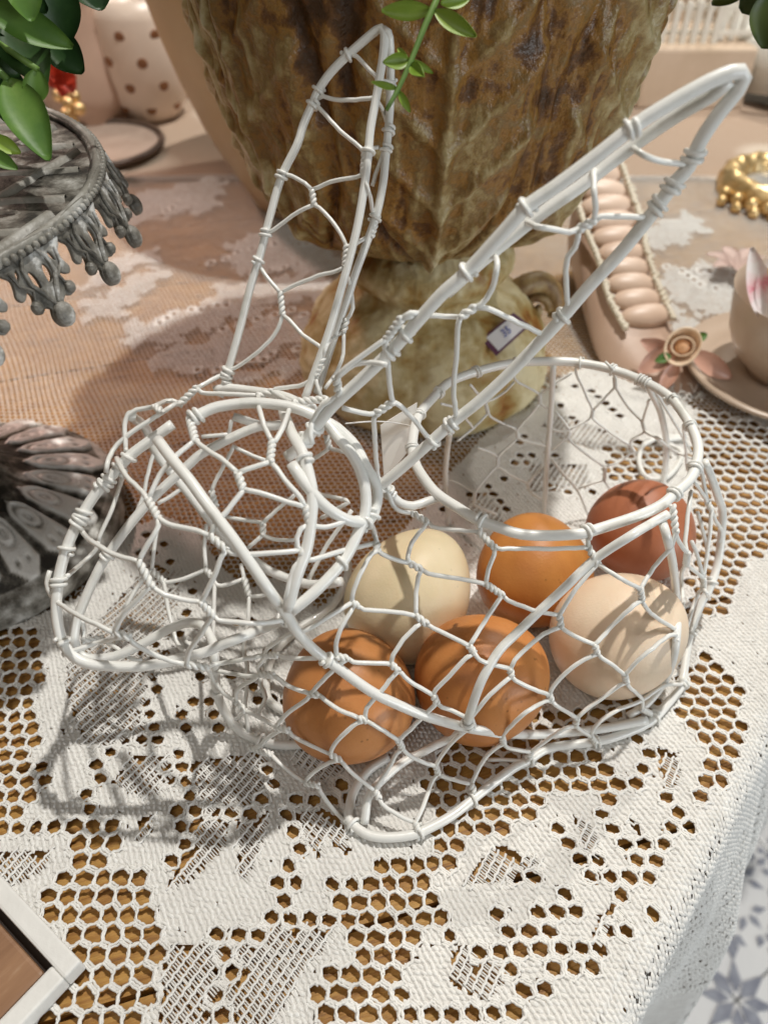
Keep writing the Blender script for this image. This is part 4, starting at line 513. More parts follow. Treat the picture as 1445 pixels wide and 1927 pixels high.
# ------------------------------------------------------------------ urn
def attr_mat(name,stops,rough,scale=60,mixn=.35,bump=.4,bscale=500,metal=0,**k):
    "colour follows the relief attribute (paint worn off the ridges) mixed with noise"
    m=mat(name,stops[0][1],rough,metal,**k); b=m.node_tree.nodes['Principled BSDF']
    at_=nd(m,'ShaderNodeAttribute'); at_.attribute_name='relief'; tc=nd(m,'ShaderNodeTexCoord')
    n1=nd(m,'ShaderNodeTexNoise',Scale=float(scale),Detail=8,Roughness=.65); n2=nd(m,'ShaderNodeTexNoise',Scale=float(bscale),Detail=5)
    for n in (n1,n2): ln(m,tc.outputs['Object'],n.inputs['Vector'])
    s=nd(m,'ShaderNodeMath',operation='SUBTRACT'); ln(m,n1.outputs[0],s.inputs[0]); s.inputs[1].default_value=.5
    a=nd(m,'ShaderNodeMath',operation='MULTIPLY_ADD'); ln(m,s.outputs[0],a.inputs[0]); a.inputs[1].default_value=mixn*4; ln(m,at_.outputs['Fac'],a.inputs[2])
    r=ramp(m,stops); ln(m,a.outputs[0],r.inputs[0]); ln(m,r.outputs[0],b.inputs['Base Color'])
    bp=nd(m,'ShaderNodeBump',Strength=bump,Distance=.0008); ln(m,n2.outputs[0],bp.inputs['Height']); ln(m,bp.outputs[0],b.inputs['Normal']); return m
def relief_lathe(name,c,prof,n,fn,m,parent,step=.0012):
    "prof (r,z) resampled; fn(theta array, s array, r, z) -> displacement, relief 0..1"
    p=crom([(r,z,0) for r,z in prof],step)[:,:2]; K=len(p)
    tg=np.gradient(p,axis=0); nr=np.stack([tg[:,1],-tg[:,0]],-1); nr/=np.maximum(np.linalg.norm(nr,axis=1,keepdims=True),1e-9)
    th=2*PI*np.arange(n)/n; TH,RR=np.meshgrid(th,p[:,0]); ZZ=np.repeat(p[:,1:2],n,1)
    L=np.r_[0,np.cumsum(np.linalg.norm(np.diff(p,axis=0),axis=1))]; SS=np.repeat((L/L[-1])[:,None],n,1)
    dsp,rel=fn(TH,SS,RR,ZZ)
    r2=RR+dsp*nr[:,:1]; z2=ZZ+dsp*nr[:,1:]
    V=np.stack([c[0]+r2*np.cos(TH),c[1]+r2*np.sin(TH),c[2]+z2],-1).reshape(-1,3)
    i,k=np.meshgrid(np.arange(K-1),np.arange(n),indexing='ij'); i=i.ravel();k=k.ravel()
    Q=np.stack([i*n+k,i*n+(k+1)%n,(i+1)*n+(k+1)%n,(i+1)*n+k],-1)
    o=bigmesh(name,V,Q,m,parent); a=o.data.attributes.new('relief','FLOAT','POINT'); a.data.foreach_set('value',rel.ravel().astype(np.float32)); return o
def hsh(x,s=0): return np.modf(np.abs(np.sin(x*12.9898+s*78.233)*43758.5453))[0]
def vn(x,y,px=None):
    "smooth value noise, periodic in x with period px"
    xi=np.floor(x); yi=np.floor(y); fx=x-xi; fy=y-yi; fx=fx*fx*(3-2*fx); fy=fy*fy*(3-2*fy)
    g=lambda a,b:hsh((a%px if px else a)+57*b)
    return (g(xi,yi)*(1-fx)+g(xi+1,yi)*fx)*(1-fy)+(g(xi,yi+1)*(1-fx)+g(xi+1,yi+1)*fx)*fy
UX,UY=.0165,.388
urn=thing('carved_urn','big weathered brown and green urn carved with leaves, standing behind the rabbit ears','urn',(UX,UY,0))
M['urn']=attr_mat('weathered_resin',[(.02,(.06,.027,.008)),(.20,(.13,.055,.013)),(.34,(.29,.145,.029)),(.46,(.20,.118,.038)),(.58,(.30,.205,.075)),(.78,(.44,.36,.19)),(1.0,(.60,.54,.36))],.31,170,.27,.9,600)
def urn_fn(TH,SS,RR,ZZ):
    T=TH/(2*PI)
    wob=.004*np.sin(SS*9+T*25)+.010*(vn(T*14,SS*6,14)-.5); T2=T+wob; rg=lambda v:1-np.abs(2*v-1); bark=rg(vn(T2*60,SS*3.5,60))*.34+rg(vn(T2*130+9,SS*8+3,130))*.36+vn(T2*290+5,SS*30+8,290)*.30; bark=(bark-.58)*1.3+.5
    sec=T*7+.18; a=(sec-np.floor(sec))*2-1; b=np.clip((SS-.12)/.80,0,1)      # seven acanthus leaves
    wd=.95*np.sin(np.clip(b,.0,1)**.75*PI*.92+.16); e=np.abs(a)/np.maximum(wd,.05)
    lobe=.5+.5*np.cos(b*40-np.abs(a)*7); leaf=np.clip((1-e-.18*lobe)*5,0,1)
    rib=np.exp(-(a/.07)**2)+.6*np.exp(-((np.modf(b*7-np.abs(a)*1.6+10)[0]-.5)/.13)**2)*(np.abs(a)<.8)
    cut=np.exp(-((e-.95)/.12)**2)
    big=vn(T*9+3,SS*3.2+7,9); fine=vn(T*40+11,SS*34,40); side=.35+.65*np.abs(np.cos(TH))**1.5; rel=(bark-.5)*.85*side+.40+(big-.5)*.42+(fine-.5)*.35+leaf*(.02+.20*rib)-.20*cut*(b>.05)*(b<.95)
    dsp=(bark-.5)*.0042*side+leaf*(.0020+.0036*rib)-.0034*cut
    k=np.clip(SS*8,0,1)*np.clip((1-SS)*10,0,1)
    return dsp*k,np.clip(rel,0,1)
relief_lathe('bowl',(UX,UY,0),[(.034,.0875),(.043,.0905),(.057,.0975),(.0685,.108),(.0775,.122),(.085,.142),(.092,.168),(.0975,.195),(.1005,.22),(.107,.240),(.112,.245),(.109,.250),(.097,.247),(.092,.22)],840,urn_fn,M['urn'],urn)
def foot_fn(TH,SS,RR,ZZ):
    T=TH/(2*PI); nz=vn(T*26,SS*9,26)*.55+vn(T*70,SS*26,70)*.3+vn(T*150,SS*60,150)*.15
    lob=np.abs(np.sin(TH*4+.5))**.6
    d=(nz-.5)*.004+(lob-.5)*.006*np.clip(1-SS*1.6,0,1)+.0022*np.sin(SS*17)*np.clip(SS*3-.9,0,1)
    return d*np.clip(SS*12,.15,1),np.clip(nz*.75+.18*lob+.12,0,1)
M['urnfoot']=attr_mat('weathered_resin_foot',[(.15,(.10,.035,.008)),(.32,(.30,.125,.02)),(.45,(.36,.23,.07)),(.6,(.48,.38,.18)),(.8,(.66,.58,.36))],.5,38,.30,.8,350)
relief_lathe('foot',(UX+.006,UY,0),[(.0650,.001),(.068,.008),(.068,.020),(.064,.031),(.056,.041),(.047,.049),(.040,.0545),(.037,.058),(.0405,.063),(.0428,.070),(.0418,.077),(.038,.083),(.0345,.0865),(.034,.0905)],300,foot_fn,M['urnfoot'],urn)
MB().lathe((UX,UY,.238),[(.0,0),(.05,.002),(.095,0)],48).build('soil',noisy('potting_moss',[(.3,(.03,.025,.012)),(.7,(.10,.09,.04))],90,.95,1,300),urn)
mb=MB(); c0=at(992,585,.455)
th=np.linspace(-.2,3.6,22); mb.tube([c0+Vector((math.cos(t)*.0165,.004*math.sin(t*2),math.sin(t)*.0175)) for t in th],.0052*np.sin(np.linspace(.5,2.9,22))**.5+.001,10)
th=np.linspace(0,7,26); mb.tube([c0+Vector((.003+math.cos(t)*(.009-.001*t),-.002,.002+math.sin(t)*(.009-.001*t))) for t in th],.0026,8)
mb.build('leaf_scroll',noisy('urn_scroll_resin',[(.3,(.12,.05,.015)),(.55,(.30,.2,.08)),(.8,(.45,.38,.22))],90,.5,.8,400),urn)
# price sticker on the foot
st=thing('price_sticker','small white price sticker with purple border and blue ink stuck on the urn foot','sticker',at(950,632,.4))
cs=[at(905,638,.402),at(966,588,.409),at(997,612,.408),at(934,669,.400)]
nn=(cs[1]-cs[0]).cross(cs[3]-cs[0]).normalized(); nn=nn if nn.dot(Vector((0,-1,.5)))>0 else -nn
def quadslab(q,t): 
    mb=MB(); v=[p for p in q]+[p-nn*t for p in q]; return mb.add(v,[(0,1,2,3),(7,6,5,4),(0,4,5,1),(1,5,6,2),(2,6,7,3),(3,7,4,0)])
quadslab(cs,.0006).build('border',mat('purple_print',(.13,.05,.10),.5),st,False)
ce=sum(cs,Vector())/4; qi=[ce+(p-ce)*.80+nn*.0003 for p in cs]; quadslab(qi,.0003).build('paper',mat('sticker_paper',(.82,.82,.86),.5),st,False)
tcv=bpy.data.curves.new('price','FONT'); tcv.body='35'; tcv.size=.0058; tcv.extrude=.00005; tcv.align_x='CENTER'; tcv.align_y='CENTER'; tcv.shear=.2
tmp=bpy.data.objects.new('tmp',tcv); COL.objects.link(tmp); dg=bpy.context.evaluated_depsgraph_get(); me=bpy.data.meshes.new_from_object(tmp.evaluated_get(dg)); bpy.data.objects.remove(tmp)
ux=(cs[1]-cs[0]).normalized(); uy=nn.cross(ux); mw=Matrix((ux,uy,nn)).transposed().to_4x4(); mw.translation=ce+nn*.0008-st.location; me.transform(mw); me.name='ink_price'
link('ink_price',me,mat('blue_ink',(.10,.13,.45),.6),st,False)
# ------------------------------------------------------------------ cream planter behind the urn
M['cream']=noisy('cream_glaze',[(.3,(.44,.33,.19)),(.7,(.52,.40,.25))],14,.4)
pc=atz(490,418,0); PX_,PY_=-.028,.635
pl=thing('cream_planter','large smooth cream pot partly hidden behind the carved urn','planter',(PX_,PY_,0))
MB().lathe((PX_,PY_,0),[(.070,.001),(.078,.004),(.092,.03),(.107,.06),(.118,.09),(.127,.12),(.134,.15),(.137,.162),(.135,.166),(.129,.163),(.122,.13),(.10,.05),(.0,.03)],96).build('pot',M['cream'],pl)
MB().lathe((PX_,PY_,.135),[(.0,.01),(.06,.008),(.1225,0)],40).build('soil',bpy.data.materials['potting_moss'],pl)
# ------------------------------------------------------------------ grey cake stand
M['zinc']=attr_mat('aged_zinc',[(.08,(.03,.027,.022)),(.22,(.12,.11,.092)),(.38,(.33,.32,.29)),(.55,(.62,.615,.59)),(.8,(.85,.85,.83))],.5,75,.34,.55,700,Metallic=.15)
M['zincs']=noisy('aged_zinc_plain',[(.32,(.04,.037,.03)),(.46,(.15,.142,.122)),(.57,(.25,.24,.215)),(.68,(.66,.66,.64))],120,.48,.7,600)
M['zincb']=noisy('worn_zinc_bars',[(.3,(.15,.14,.12)),(.55,(.25,.24,.21)),(.74,(.52,.52,.50))],60,.45,.6,600)
KX,KY=-.187,.257
ks=thing('grey_cake_stand','tall grey metal cake stand with lattice plate, pierced drop edge and embossed round foot','cake stand',(KX,KY,0))
def base_fn(TH,SS,RR,ZZ):
    T=TH/(2*PI); n=20
    sec=T*n; a=(sec-np.floor(sec))*2-1; b=(.0595-RR)/.031
    inside=(RR<.0598)&(RR>.0275)&(ZZ<.04); b=np.clip(b,0,1)
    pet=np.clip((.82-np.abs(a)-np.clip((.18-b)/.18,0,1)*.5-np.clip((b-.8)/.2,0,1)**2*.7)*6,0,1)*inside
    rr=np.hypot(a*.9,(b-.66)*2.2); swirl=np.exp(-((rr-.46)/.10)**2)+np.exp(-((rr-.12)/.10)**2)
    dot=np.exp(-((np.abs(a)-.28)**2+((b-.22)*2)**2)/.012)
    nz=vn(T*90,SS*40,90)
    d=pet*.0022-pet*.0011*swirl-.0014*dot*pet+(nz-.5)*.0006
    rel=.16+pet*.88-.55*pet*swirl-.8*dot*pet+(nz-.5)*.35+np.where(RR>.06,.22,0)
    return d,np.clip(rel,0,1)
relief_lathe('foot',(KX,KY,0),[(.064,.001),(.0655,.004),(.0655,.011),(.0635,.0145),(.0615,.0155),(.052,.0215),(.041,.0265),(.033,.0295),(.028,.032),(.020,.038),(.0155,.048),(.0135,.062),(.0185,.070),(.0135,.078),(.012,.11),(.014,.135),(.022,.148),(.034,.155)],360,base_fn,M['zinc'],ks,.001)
KZ,KR=.160,.0905
def disc_fn(TH,SS,RR,ZZ):
    nz=vn(RR*np.cos(TH)*260+400,RR*np.sin(TH)*260+400); n2=vn(RR*np.cos(TH)*70+90,RR*np.sin(TH)*70+90)
    return (nz-.5)*.0007,np.clip(.02+.20*nz+.08*n2,0,1)
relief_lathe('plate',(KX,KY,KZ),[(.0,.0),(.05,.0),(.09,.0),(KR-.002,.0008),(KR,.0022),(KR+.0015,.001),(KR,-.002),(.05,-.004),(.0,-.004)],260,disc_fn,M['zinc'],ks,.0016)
mb=MB(); mb.tube([(KX+(KR+.0006)*math.cos(2*PI*k/120),KY+(KR+.0006)*math.sin(2*PI*k/120),KZ+.0012) for k in range(120)],.0016,8,True,True)
for k in range(200): mb.ball((KX+(KR+.0024)*math.cos(2*PI*k/200),KY+(KR+.0024)*math.sin(2*PI*k/200),KZ+.0004),.00135,6,4)
mb.build('rope_rim',M['zincb'],ks)
for fam,(a0) in enumerate((R(8),R(70))):
    d=Vector((math.cos(a0),math.sin(a0),0)); n=Vector((-d.y,d.x,0))
    for i in range(-4,5):
        o_=i*.0225+.006; 
        if abs(o_)>.09: continue
        L=math.sqrt((KR-.0055)**2-o_*o_); c=Vector((KX,KY,KZ-.0004+.0003*fam))
        p=[c+n*o_+d*(L*(2*t/16-1)) for t in range(17)]
        mb=MB(); vs=[];K=17
        for q in p: vs+=[q-n*.0021,q-n*.0008+Vector((0,0,.0016)),q+n*.0008+Vector((0,0,.0016)),q+n*.0021]
        fs=[(j*4+k,(j+1)*4+k,(j+1)*4+k+1,j*4+k+1) for j in range(16) for k in range(3)]
        mb.add(vs,fs).build('lattice_bar',M['zincb'],ks)
cv=bpy.data.curves.new('drop','CURVE'); cv.dimensions='2D'; cv.fill_mode='BOTH'; cv.extrude=.0005; cv.bevel_depth=.0004; cv.bevel_resolution=1
def spl(pts):
    q=crom([(x,y,0) for x,y in pts],.7,True); s=cv.splines.new('POLY'); s.points.add(len(q)-1); s.use_cyclic_u=True
    for p,(x,y,_) in zip(s.points,q): p.co=(x*.001,y*.001,0,1)
half=[(0,-27.5),(2.4,-26.5),(3.6,-24),(3.2,-21.5),(2.6,-20),(5,-18.5),(6.8,-19.5),(8.6,-18.8),(8.8,-16.6),(7.2,-15.4),(6.6,-13.2),(7.6,-11),(9.4,-12.6),(11,-13.2),(12,-11.6),(11,-9),(10.6,-6),(13,-3),(13,1.5)]
spl(half+[(-x,y) for x,y in half[::-1] if x>0])
for sx in (-1,1):
    spl([(sx*1.6,-13),(sx*4.2,-12),(sx*4.8,-8.6),(sx*3.4,-6.2),(sx*1.7,-8)]); spl([(sx*6.8,-6.2),(sx*9.0,-8.4),(sx*8.6,-5),(sx*7,-3.6)])
tmp=bpy.data.objects.new('tmp',cv); COL.objects.link(tmp); dg=bpy.context.evaluated_depsgraph_get(); dme=bpy.data.meshes.new_from_object(tmp.evaluated_get(dg)); bpy.data.objects.remove(tmp)
bm=bmesh.new(); bm.from_mesh(dme)
bmesh.ops.remove_doubles(bm,verts=bm.verts,dist=.00005)
g=MB(); g.ball((0,-.0235,.0012),(.0040,.0045,.0028),16,10); g.ball((.0078,-.0172,.001),(.0022,.0024,.002),8,6); g.ball((-.0078,-.0172,.001),(.0022,.0024,.002),8,6)
for sx in (-1,1): g.tube([(sx*.0008,-.019,.0012),(sx*.003,-.0145,.0016),(sx*.0055,-.0105,.0016),(sx*.0055,-.005,.0014),(sx*.003,-.001,.0014)],[.0006,.0009,.0009,.0008,.0006],8); g.tube([(sx*.007,-.015,.001),(sx*.006,-.012,.0014),(sx*.0095,-.009,.0014),(sx*.0105,-.004,.0012)],.0006,8)

vsb=[bm.verts.new(p) for p in g.v]; 
for f in g.f:
    try: bm.faces.new([vsb[i] for i in f])
    except ValueError: pass
bm.to_mesh(dme); bm.free(); dme.name='edge_drop'; dme.materials.clear(); dme.materials.append(M['zincs'])
ND=24
for k in range(ND):
    a=2*PI*(k+.28)/ND; o=bpy.data.objects.new('edge_drop',dme); COL.objects.link(o); o.parent=ks
    er=Vector((math.cos(a),math.sin(a),0)); et=Vector((-er.y,er.x,0)); up=(Vector((0,0,1))*.93-er*.36).normalized(); nr_=et.cross(up)
    m4=Matrix((et,up,nr_)).transposed().to_4x4(); m4.translation=Vector((0,0,KZ+.0005))+er*(KR+.0012); o.matrix_local=m4@Matrix.Scale(.88,4)
# ------------------------------------------------------------------ leaves
def leaf(mb,b,t,wd,bend=.12,up=None,cup=.25):
    b,t=Vector(b),Vector(t); d=t-b; L=d.length; d.normalize()
    view=(Vector((0,0,H))-b).normalized() if up is None else Vector(up).normalized()
    sd=d.cross(view).normalized(); nr_=sd.cross(d).normalized(); n=14; vs=[]
    for i in range(n+1):
        s=i/n; wl=wd*.5*(math.sin(PI*min(1,s*.93+.04))**.8)*(1-.12*s); c=b+d*(L*s)+nr_*(bend*L*math.sin(PI*s*.8)-bend*.6*L*s)
        for k in (-1,-.5,0,.5,1): vs.append(c+sd*(wl*k)+nr_*(cup*wl*abs(k)**1.4-(.0004 if k==0 else 0)))
    n5=len(vs); vs+=[v-nr_*.0005 for v in vs]
    fs=[(i*5+k,i*5+k+1,(i+1)*5+k+1,(i+1)*5+k) for i in range(n) for k in range(4)]
    fs+=[tuple(n5+j for j in f[::-1]) for f in fs]
    rimi=[i*5 for i in range(n+1)]+[n*5+k for k in range(1,5)]+[i*5+4 for i in range(n-1,-1,-1)]+[3,2,1]
    fs+=[(rimi[j],n5+rimi[j],n5+rimi[(j+1)%len(rimi)],rimi[(j+1)%len(rimi)]) for j in range(len(rimi))]
    return mb.add(vs,fs)
def leafmat(name,a,b,rough=.35,sp=.5):
    m=noisy(name,[(.3,a),(.7,b)],45,rough,.15,300,stretch=(1,1,1)); q=m.node_tree.nodes['Principled BSDF']; q.inputs['Specular IOR Level'].default_value=sp; q.inputs['Transmission Weight'].default_value=0; return m
M['lf']=leafmat('dark_green_leaf',(.008,.034,.007),(.035,.085,.018),.45,.35); M['lf2']=leafmat('mid_green_leaf',(.035,.11,.015),(.12,.22,.035),.48,.35); M['lf3']=leafmat('lime_green_leaf',(.14,.25,.02),(.27,.38,.05),.45); M['stem']=noisy('green_stem',[(.3,(.08,.17,.03)),(.7,(.17,.28,.06))],80,.5)
fp=thing('potted_greenery','dark green leafy plant trailing over the grey cake stand at the top left','plant',(KX,KY,KZ+.003))
LF=[((85,60),.262,(157,137),.268,74,'lf'),((15,150),.248,(92,300),.243,84,'lf2'),((-40,0),.240,(138,88),.252,64,'lf2'),((95,-60),.25,(120,90),.262,92,'lf'),((160,-60),.255,(192,18),.258,92,'lf'),((20,40),.256,(85,158),.252,104,'lf'),((70,130),.246,(66,197),.25,48,'lf2'),((-20,255),.240,(40,288),.245,30,'lf3'),((-30,280),.238,(34,318),.242,30,'lf2'),((-10,110),.262,(30,240),.266,90,'lf'),((-60,60),.25,(40,140),.262,80,'lf'),((-30,-50),.24,(90,20),.246,80,'lf'),((30,-70),.236,(60,40),.240,70,'lf2')]
for (b,db,t,dt,wd,mm_) in LF: leaf(MB(),at(*b,db),at(*t,dt),wd*.25/FPX,.10).build('leaf',M[mm_],fp)
hub=at(-120,60,.275); mb=MB()
for (b,db,t,dt,wd,mm_) in LF: p=at(*b,db); mb.tube(crom([(KX+.02,KY+.03,KZ+.002),(hub.x,hub.y,hub.z+.012),((hub.x+p.x)/2,(hub.y+p.y)/2,(hub.z+p.z)/2+.006),tuple(p)],.01),.0011,6)
mb.build('stems',M['stem'],fp)
sprig=thing('green_sprig','bright lime green sprig with paired leaves hanging in front of the urn','plant',at(821,0,.222))
MB().tube(crom([at(880,-160,.235),at(838,-50,.225),at(821,0,.222),at(800,47,.222),at(771,120,.222),at(748,170,.222),at(727,207,.222)],.004),np.linspace(.0014,.0006,len(crom([at(880,-160,.235),at(838,-50,.225),at(821,0,.222),at(800,47,.222),at(771,120,.222),at(748,170,.222),at(727,207,.222)],.004))),8).build('stem',M['stem'],sprig)
for b,t,wd,dt in [((812,20),(718,20),36,.001),((818,20),(895,68),34,-.003),((830,6),(884,-3),28,.002),((822,-60),(890,-90),34,0),((820,-55),(760,-80),34,0),((770,113),(722,117),30,-.003),((772,122),(796,142),24,-.006),((767,112),(748,90),12,.004),((775,113),(815,138),14,.003),((749,167),(699,154),14,-.002),((749,169),(772,212),16,.003)]:
    leaf(MB(),at(*b,.222),at(*t,.222+dt),wd*.222/FPX,.08).build('leaf',M['lf3'],sprig)
cl=thing('corner_foliage','dark olive leaf hanging into the top right corner','plant',at(1440,0,.3))
for b,t,wd in [((1480,-50),(1392,20),90),((1470,-30),(1438,92),90),((1420,-40),(1338,8),40)]: leaf(MB(),at(*b,.30),at(*t,.31),wd*.3/FPX,.1).build('leaf',noisy('olive_leaf',[(.3,(.035,.06,.006)),(.7,(.07,.10,.012))],40,.5),cl)
MB().tube([at(1560,-120,.29),at(1500,-70,.295),at(1440,-40,.3)],.001,6).build('stem',M['stem'],cl)
# ------------------------------------------------------------------ pink slipper with rose
M['satin']=noisy('dusty_pink_satin',[(.3,(.45,.30,.215)),(.7,(.55,.385,.29))],20,.42,.1,300,Sheen_Weight=.3); M['satin2']=noisy('pale_pink_pleat',[(.3,(.64,.46,.35)),(.7,(.74,.57,.45))],26,.4,.12,260,Sheen_Weight=.3)
M['pearl']=noisy('pearl_trim',[(.3,(.72,.64,.50)),(.7,(.82,.76,.64))],200,.35)
def dsh(v): return .492-(v-330)/370*.042
sh=thing('pink_satin_slipper','dusty pink ornamental slipper with pleated front, pearl trim and peach rose','ornament shoe',(.16,.43,0))
secs=[(318,1136,56),(360,1143,58),(410,1152,62),(470,1164,68),(530,1176,70),(590,1192,76),(640,1212,84),(680,1236,84),(712,1262,62),(735,1280,34),(744,1285,12)]
n=32; rings=[]
for v,u,hw in secs:
    top=at(u,v,dsh(v)); hw=hw*dsh(v)/FPX; h=max(.006,top.z-.001); ring=[]
    for k in range(n):
        th=2*PI*k/n; x=math.cos(th); z=math.sin(th); sx=abs(x)**.75*(1 if x>0 else -1)
        zz=top.z-(.012 if v<700 else .006)+(.012 if v<700 else .006)*z if z>0 else (top.z-(.012 if v<700 else .006))+(h-.012 if h>.012 else .001)*abs(z)**.6*(-1)
        ring.append((top.x+hw*sx*(1 if z>0 else 1-.12*abs(z)),top.y+.010*(0 if z>0 else abs(z)),max(.0013,zz)))
    rings.append(ring)
ar=np.array(rings); ar=np.stack([crom(ar[:,k],.004)[:200] for k in range(n)],1) if False else ar
K=len(secs); fs=[(i*n+k,i*n+(k+1)%n,(i+1)*n+(k+1)%n,(i+1)*n+k) for i in range(K-1) for k in range(n)]+[tuple(range(n))[::-1],tuple((K-1)*n+k for k in range(n))]
o=MB().add(ar.reshape(-1,3),fs).build('shoe_body',M['satin'],sh); md=o.modifiers.new('s','SUBSURF'); md.levels=2; md.render_levels=2
trl=[(1080,355),(1085,379),(1094,409),(1107,445),(1126,491),(1140,546),(1154,579),(1176,617)]; trr=[(1160,290),(1170,314),(1187,363),(1198,393),(1219,478),(1241,546),(1266,598)]
for tr_ in (trl,trr):
    p=crom([at(u,v,dsh(v)-.004) for u,v in tr_],.0030); mb=MB()
    for q in p:
        mb.ball(q,.0021,8,6); mb.ball(Vector(q)+Vector((.0018*random.uniform(-1,1),.001,.0012)),.0015,6,5)
    mb.build('pearl_trim',M['pearl'],sh,kind='stuff')
for i in range(10):
    v=328+i*29.5; s=i/9; ul=np.interp(v,[q[1] for q in trl],[q[0] for q in trl])+6; ur=np.interp(v,[q[1] for q in trr],[q[0] for q in trr])-6
    if v>590: ur=1262
    c=at((ul+ur)/2,v,dsh(v)-.0005); wd=(ur-ul)/2*dsh(v)/FPX; ax=(Vector((1,0,0)),(at(1150,v+10,dsh(v+10))-at(1150,v-10,dsh(v-10))).normalized(),Vector((0,0,1))); ax=(ax[0],ax[1],ax[0].cross(ax[1]))
    tl=R(random.uniform(-5,9)); ax=(ax[0]*math.cos(tl)+ax[1]*math.sin(tl),ax[1]*math.cos(tl)-ax[0]*math.sin(tl),ax[2])
    MB().ball(c,(wd*1.04,.0080,.0050),20,12,ax).build('pleat',M['satin2'],sh)
rc=at(1284,652,.437); mb=MB()
M['rose']=noisy('peach_rose_fabric',[(.3,(.80,.53,.32)),(.7,(.86,.70,.52))],60,.5,.1,300,Sheen_Weight=.3)
view=(Vector((0,0,H))-rc).normalized(); rx=view.cross(Vector((0,0,1))).normalized(); ry=rx.cross(view)
for L,(r0,hh,tw_) in enumerate([(.0050,.0095,.4),(.0090,.0115,2.5)]):
    vs=[];K=5;n=26
    for i in range(K):
        s=i/(K-1)
        for k in range(n):
            th=2*PI*k/n; rad=r0*(.42+.62*s**.7+.10*s*math.cos(th*2+tw_)); p=rc+rx*(rad*math.cos(th))+ry*(rad*math.sin(th))+view*(hh*(s-.6)*(1+.25*math.sin(th+tw_)))
            vs.append(p)
    q=MB().add(vs,[(i*n+k,i*n+(k+1)%n,(i+1)*n+(k+1)%n,(i+1)*n+k) for i in range(K-1) for k in range(n)]).build('rose_petal',M['rose'],sh); q.modifiers.new('t','SOLIDIFY').thickness=.0007
MB().ball(rc-view*.0005,(.0045,.0045,.0045),14,9,(rx,ry,view)).build('rose_heart',noisy('deep_peach',[(.3,(.72,.36,.17)),(.7,(.80,.47,.26))],60,.5),sh)
M['rib']=noisy('pink_ribbon',[(.3,(.50,.26,.19)),(.7,(.62,.36,.27))],40,.35)
for b,t,wd in [((1272,655),(1200,700),46),((1268,668),(1205,640),34),((1300,660),(1375,712),40),((1276,680),(1240,738),30)]: leaf(MB(),at(*b,.440),at(*t,.442),wd*.44/FPX,.12).build('ribbon_loop',M['rib'],sh)
for b,t,wd in [((1262,668),(1232,680),20),((1308,640),(1330,628),18)]: leaf(MB(),at(*b,.437),at(*t,.437),wd*.44/FPX,.1).build('leaf',M['lf2'],sh)
mb=MB()
for k in range(26):
    a=atz(1285+random.uniform(-35,35),742+random.uniform(-12,10),.0035); d=Vector((random.uniform(-1,1),random.uniform(-1,1),random.uniform(0,.5)))*.006; mb.tube([a,a+d*.6+Vector((0,0,.002)),a+d],.0003,4)
mb.build('lace_fringe',M['lace'],sh,kind='stuff')
# ------------------------------------------------------------------ cup and saucer
M['china']=noisy('blush_china',[(.3,(.47,.36,.27)),(.7,(.55,.43,.34))],12,.3)
TX,TY=.226,.374
cu=thing('pink_teacup','blush pink teacup standing on its saucer at the right edge','cup',(TX,TY,.009))
MB().lathe((TX,TY,.0085),[(.0,.0015),(.018,.001),(.021,.0),(.0225,.003),(.032,.012),(.0375,.024),(.040,.038),(.0415,.048),(.0420,.0485),(.0412,.0478),(.0385,.037),(.036,.024),(.03,.012),(.018,.005),(.0,.004)],72).build('bowl',M['china'],cu)
MB().tube(crom([(TX+.039,TY,.047),(TX+.056,TY,.049),(TX+.062,TY,.038),(TX+.052,TY,.024),(TX+.035,TY,.021)],.003),.003,10).build('handle',M['china'],cu)
sa=thing('pink_saucer','blush pink saucer under the teacup','saucer',(TX,TY,.0012))
MB().lathe((TX,TY,.0012),[(.0,.001),(.028,.0),(.03,.001),(.044,.005),(.0555,.0115),(.057,.0115),(.0555,.0135),(.043,.0075),(.03,.005),(.026,.0065),(.0,.0068)],84).build('dish',M['china'],sa)
fw=thing('white_pink_flower','white flower with pink streaked petals resting in the teacup','flower',at(1430,520,.40))
M['petal']=noisy('white_pink_petal',[(.4,(.85,.80,.78)),(.58,(.80,.55,.55)),(.66,(.70,.15,.22))],55,.5)
for b,t,wd in [((1440,610),(1414,466),44),((1445,600),(1436,500),40),((1450,560),(1490,480),50),((1450,570),(1500,560),50)]: leaf(MB(),at(*b,.405),at(*t,.398),wd*.4/FPX,.06,cup=.5).build('petal',M['petal'],fw)
MB().ball(at(1446,520,.40),.004,10,7).build('centre',mat('yellow_centre',(.65,.42,.05),.5),fw)
MB().tube(crom([at(1446,600,.405),at(1450,640,.415),at(1452,660,.42)],.004),.0012,6).build('stem',M['stem'],fw)
pf=thing('pale_pink_blossom','small blurred dusty pink blossom lying behind the teacup','flower',atz(1385,505,.004))
for k in range(7):
    c=atz(1385,505,.006); a=k*.9; leaf(MB(),c,c+Vector((math.cos(a)*.022,math.sin(a)*.02,.006)),.012,.15,(0,0,1)).build('petal',noisy('dusty_pink_petal_%d'%k,[(.3,(.50,.36,.31)),(.7,(.66,.50,.45))],60,.6),pf)
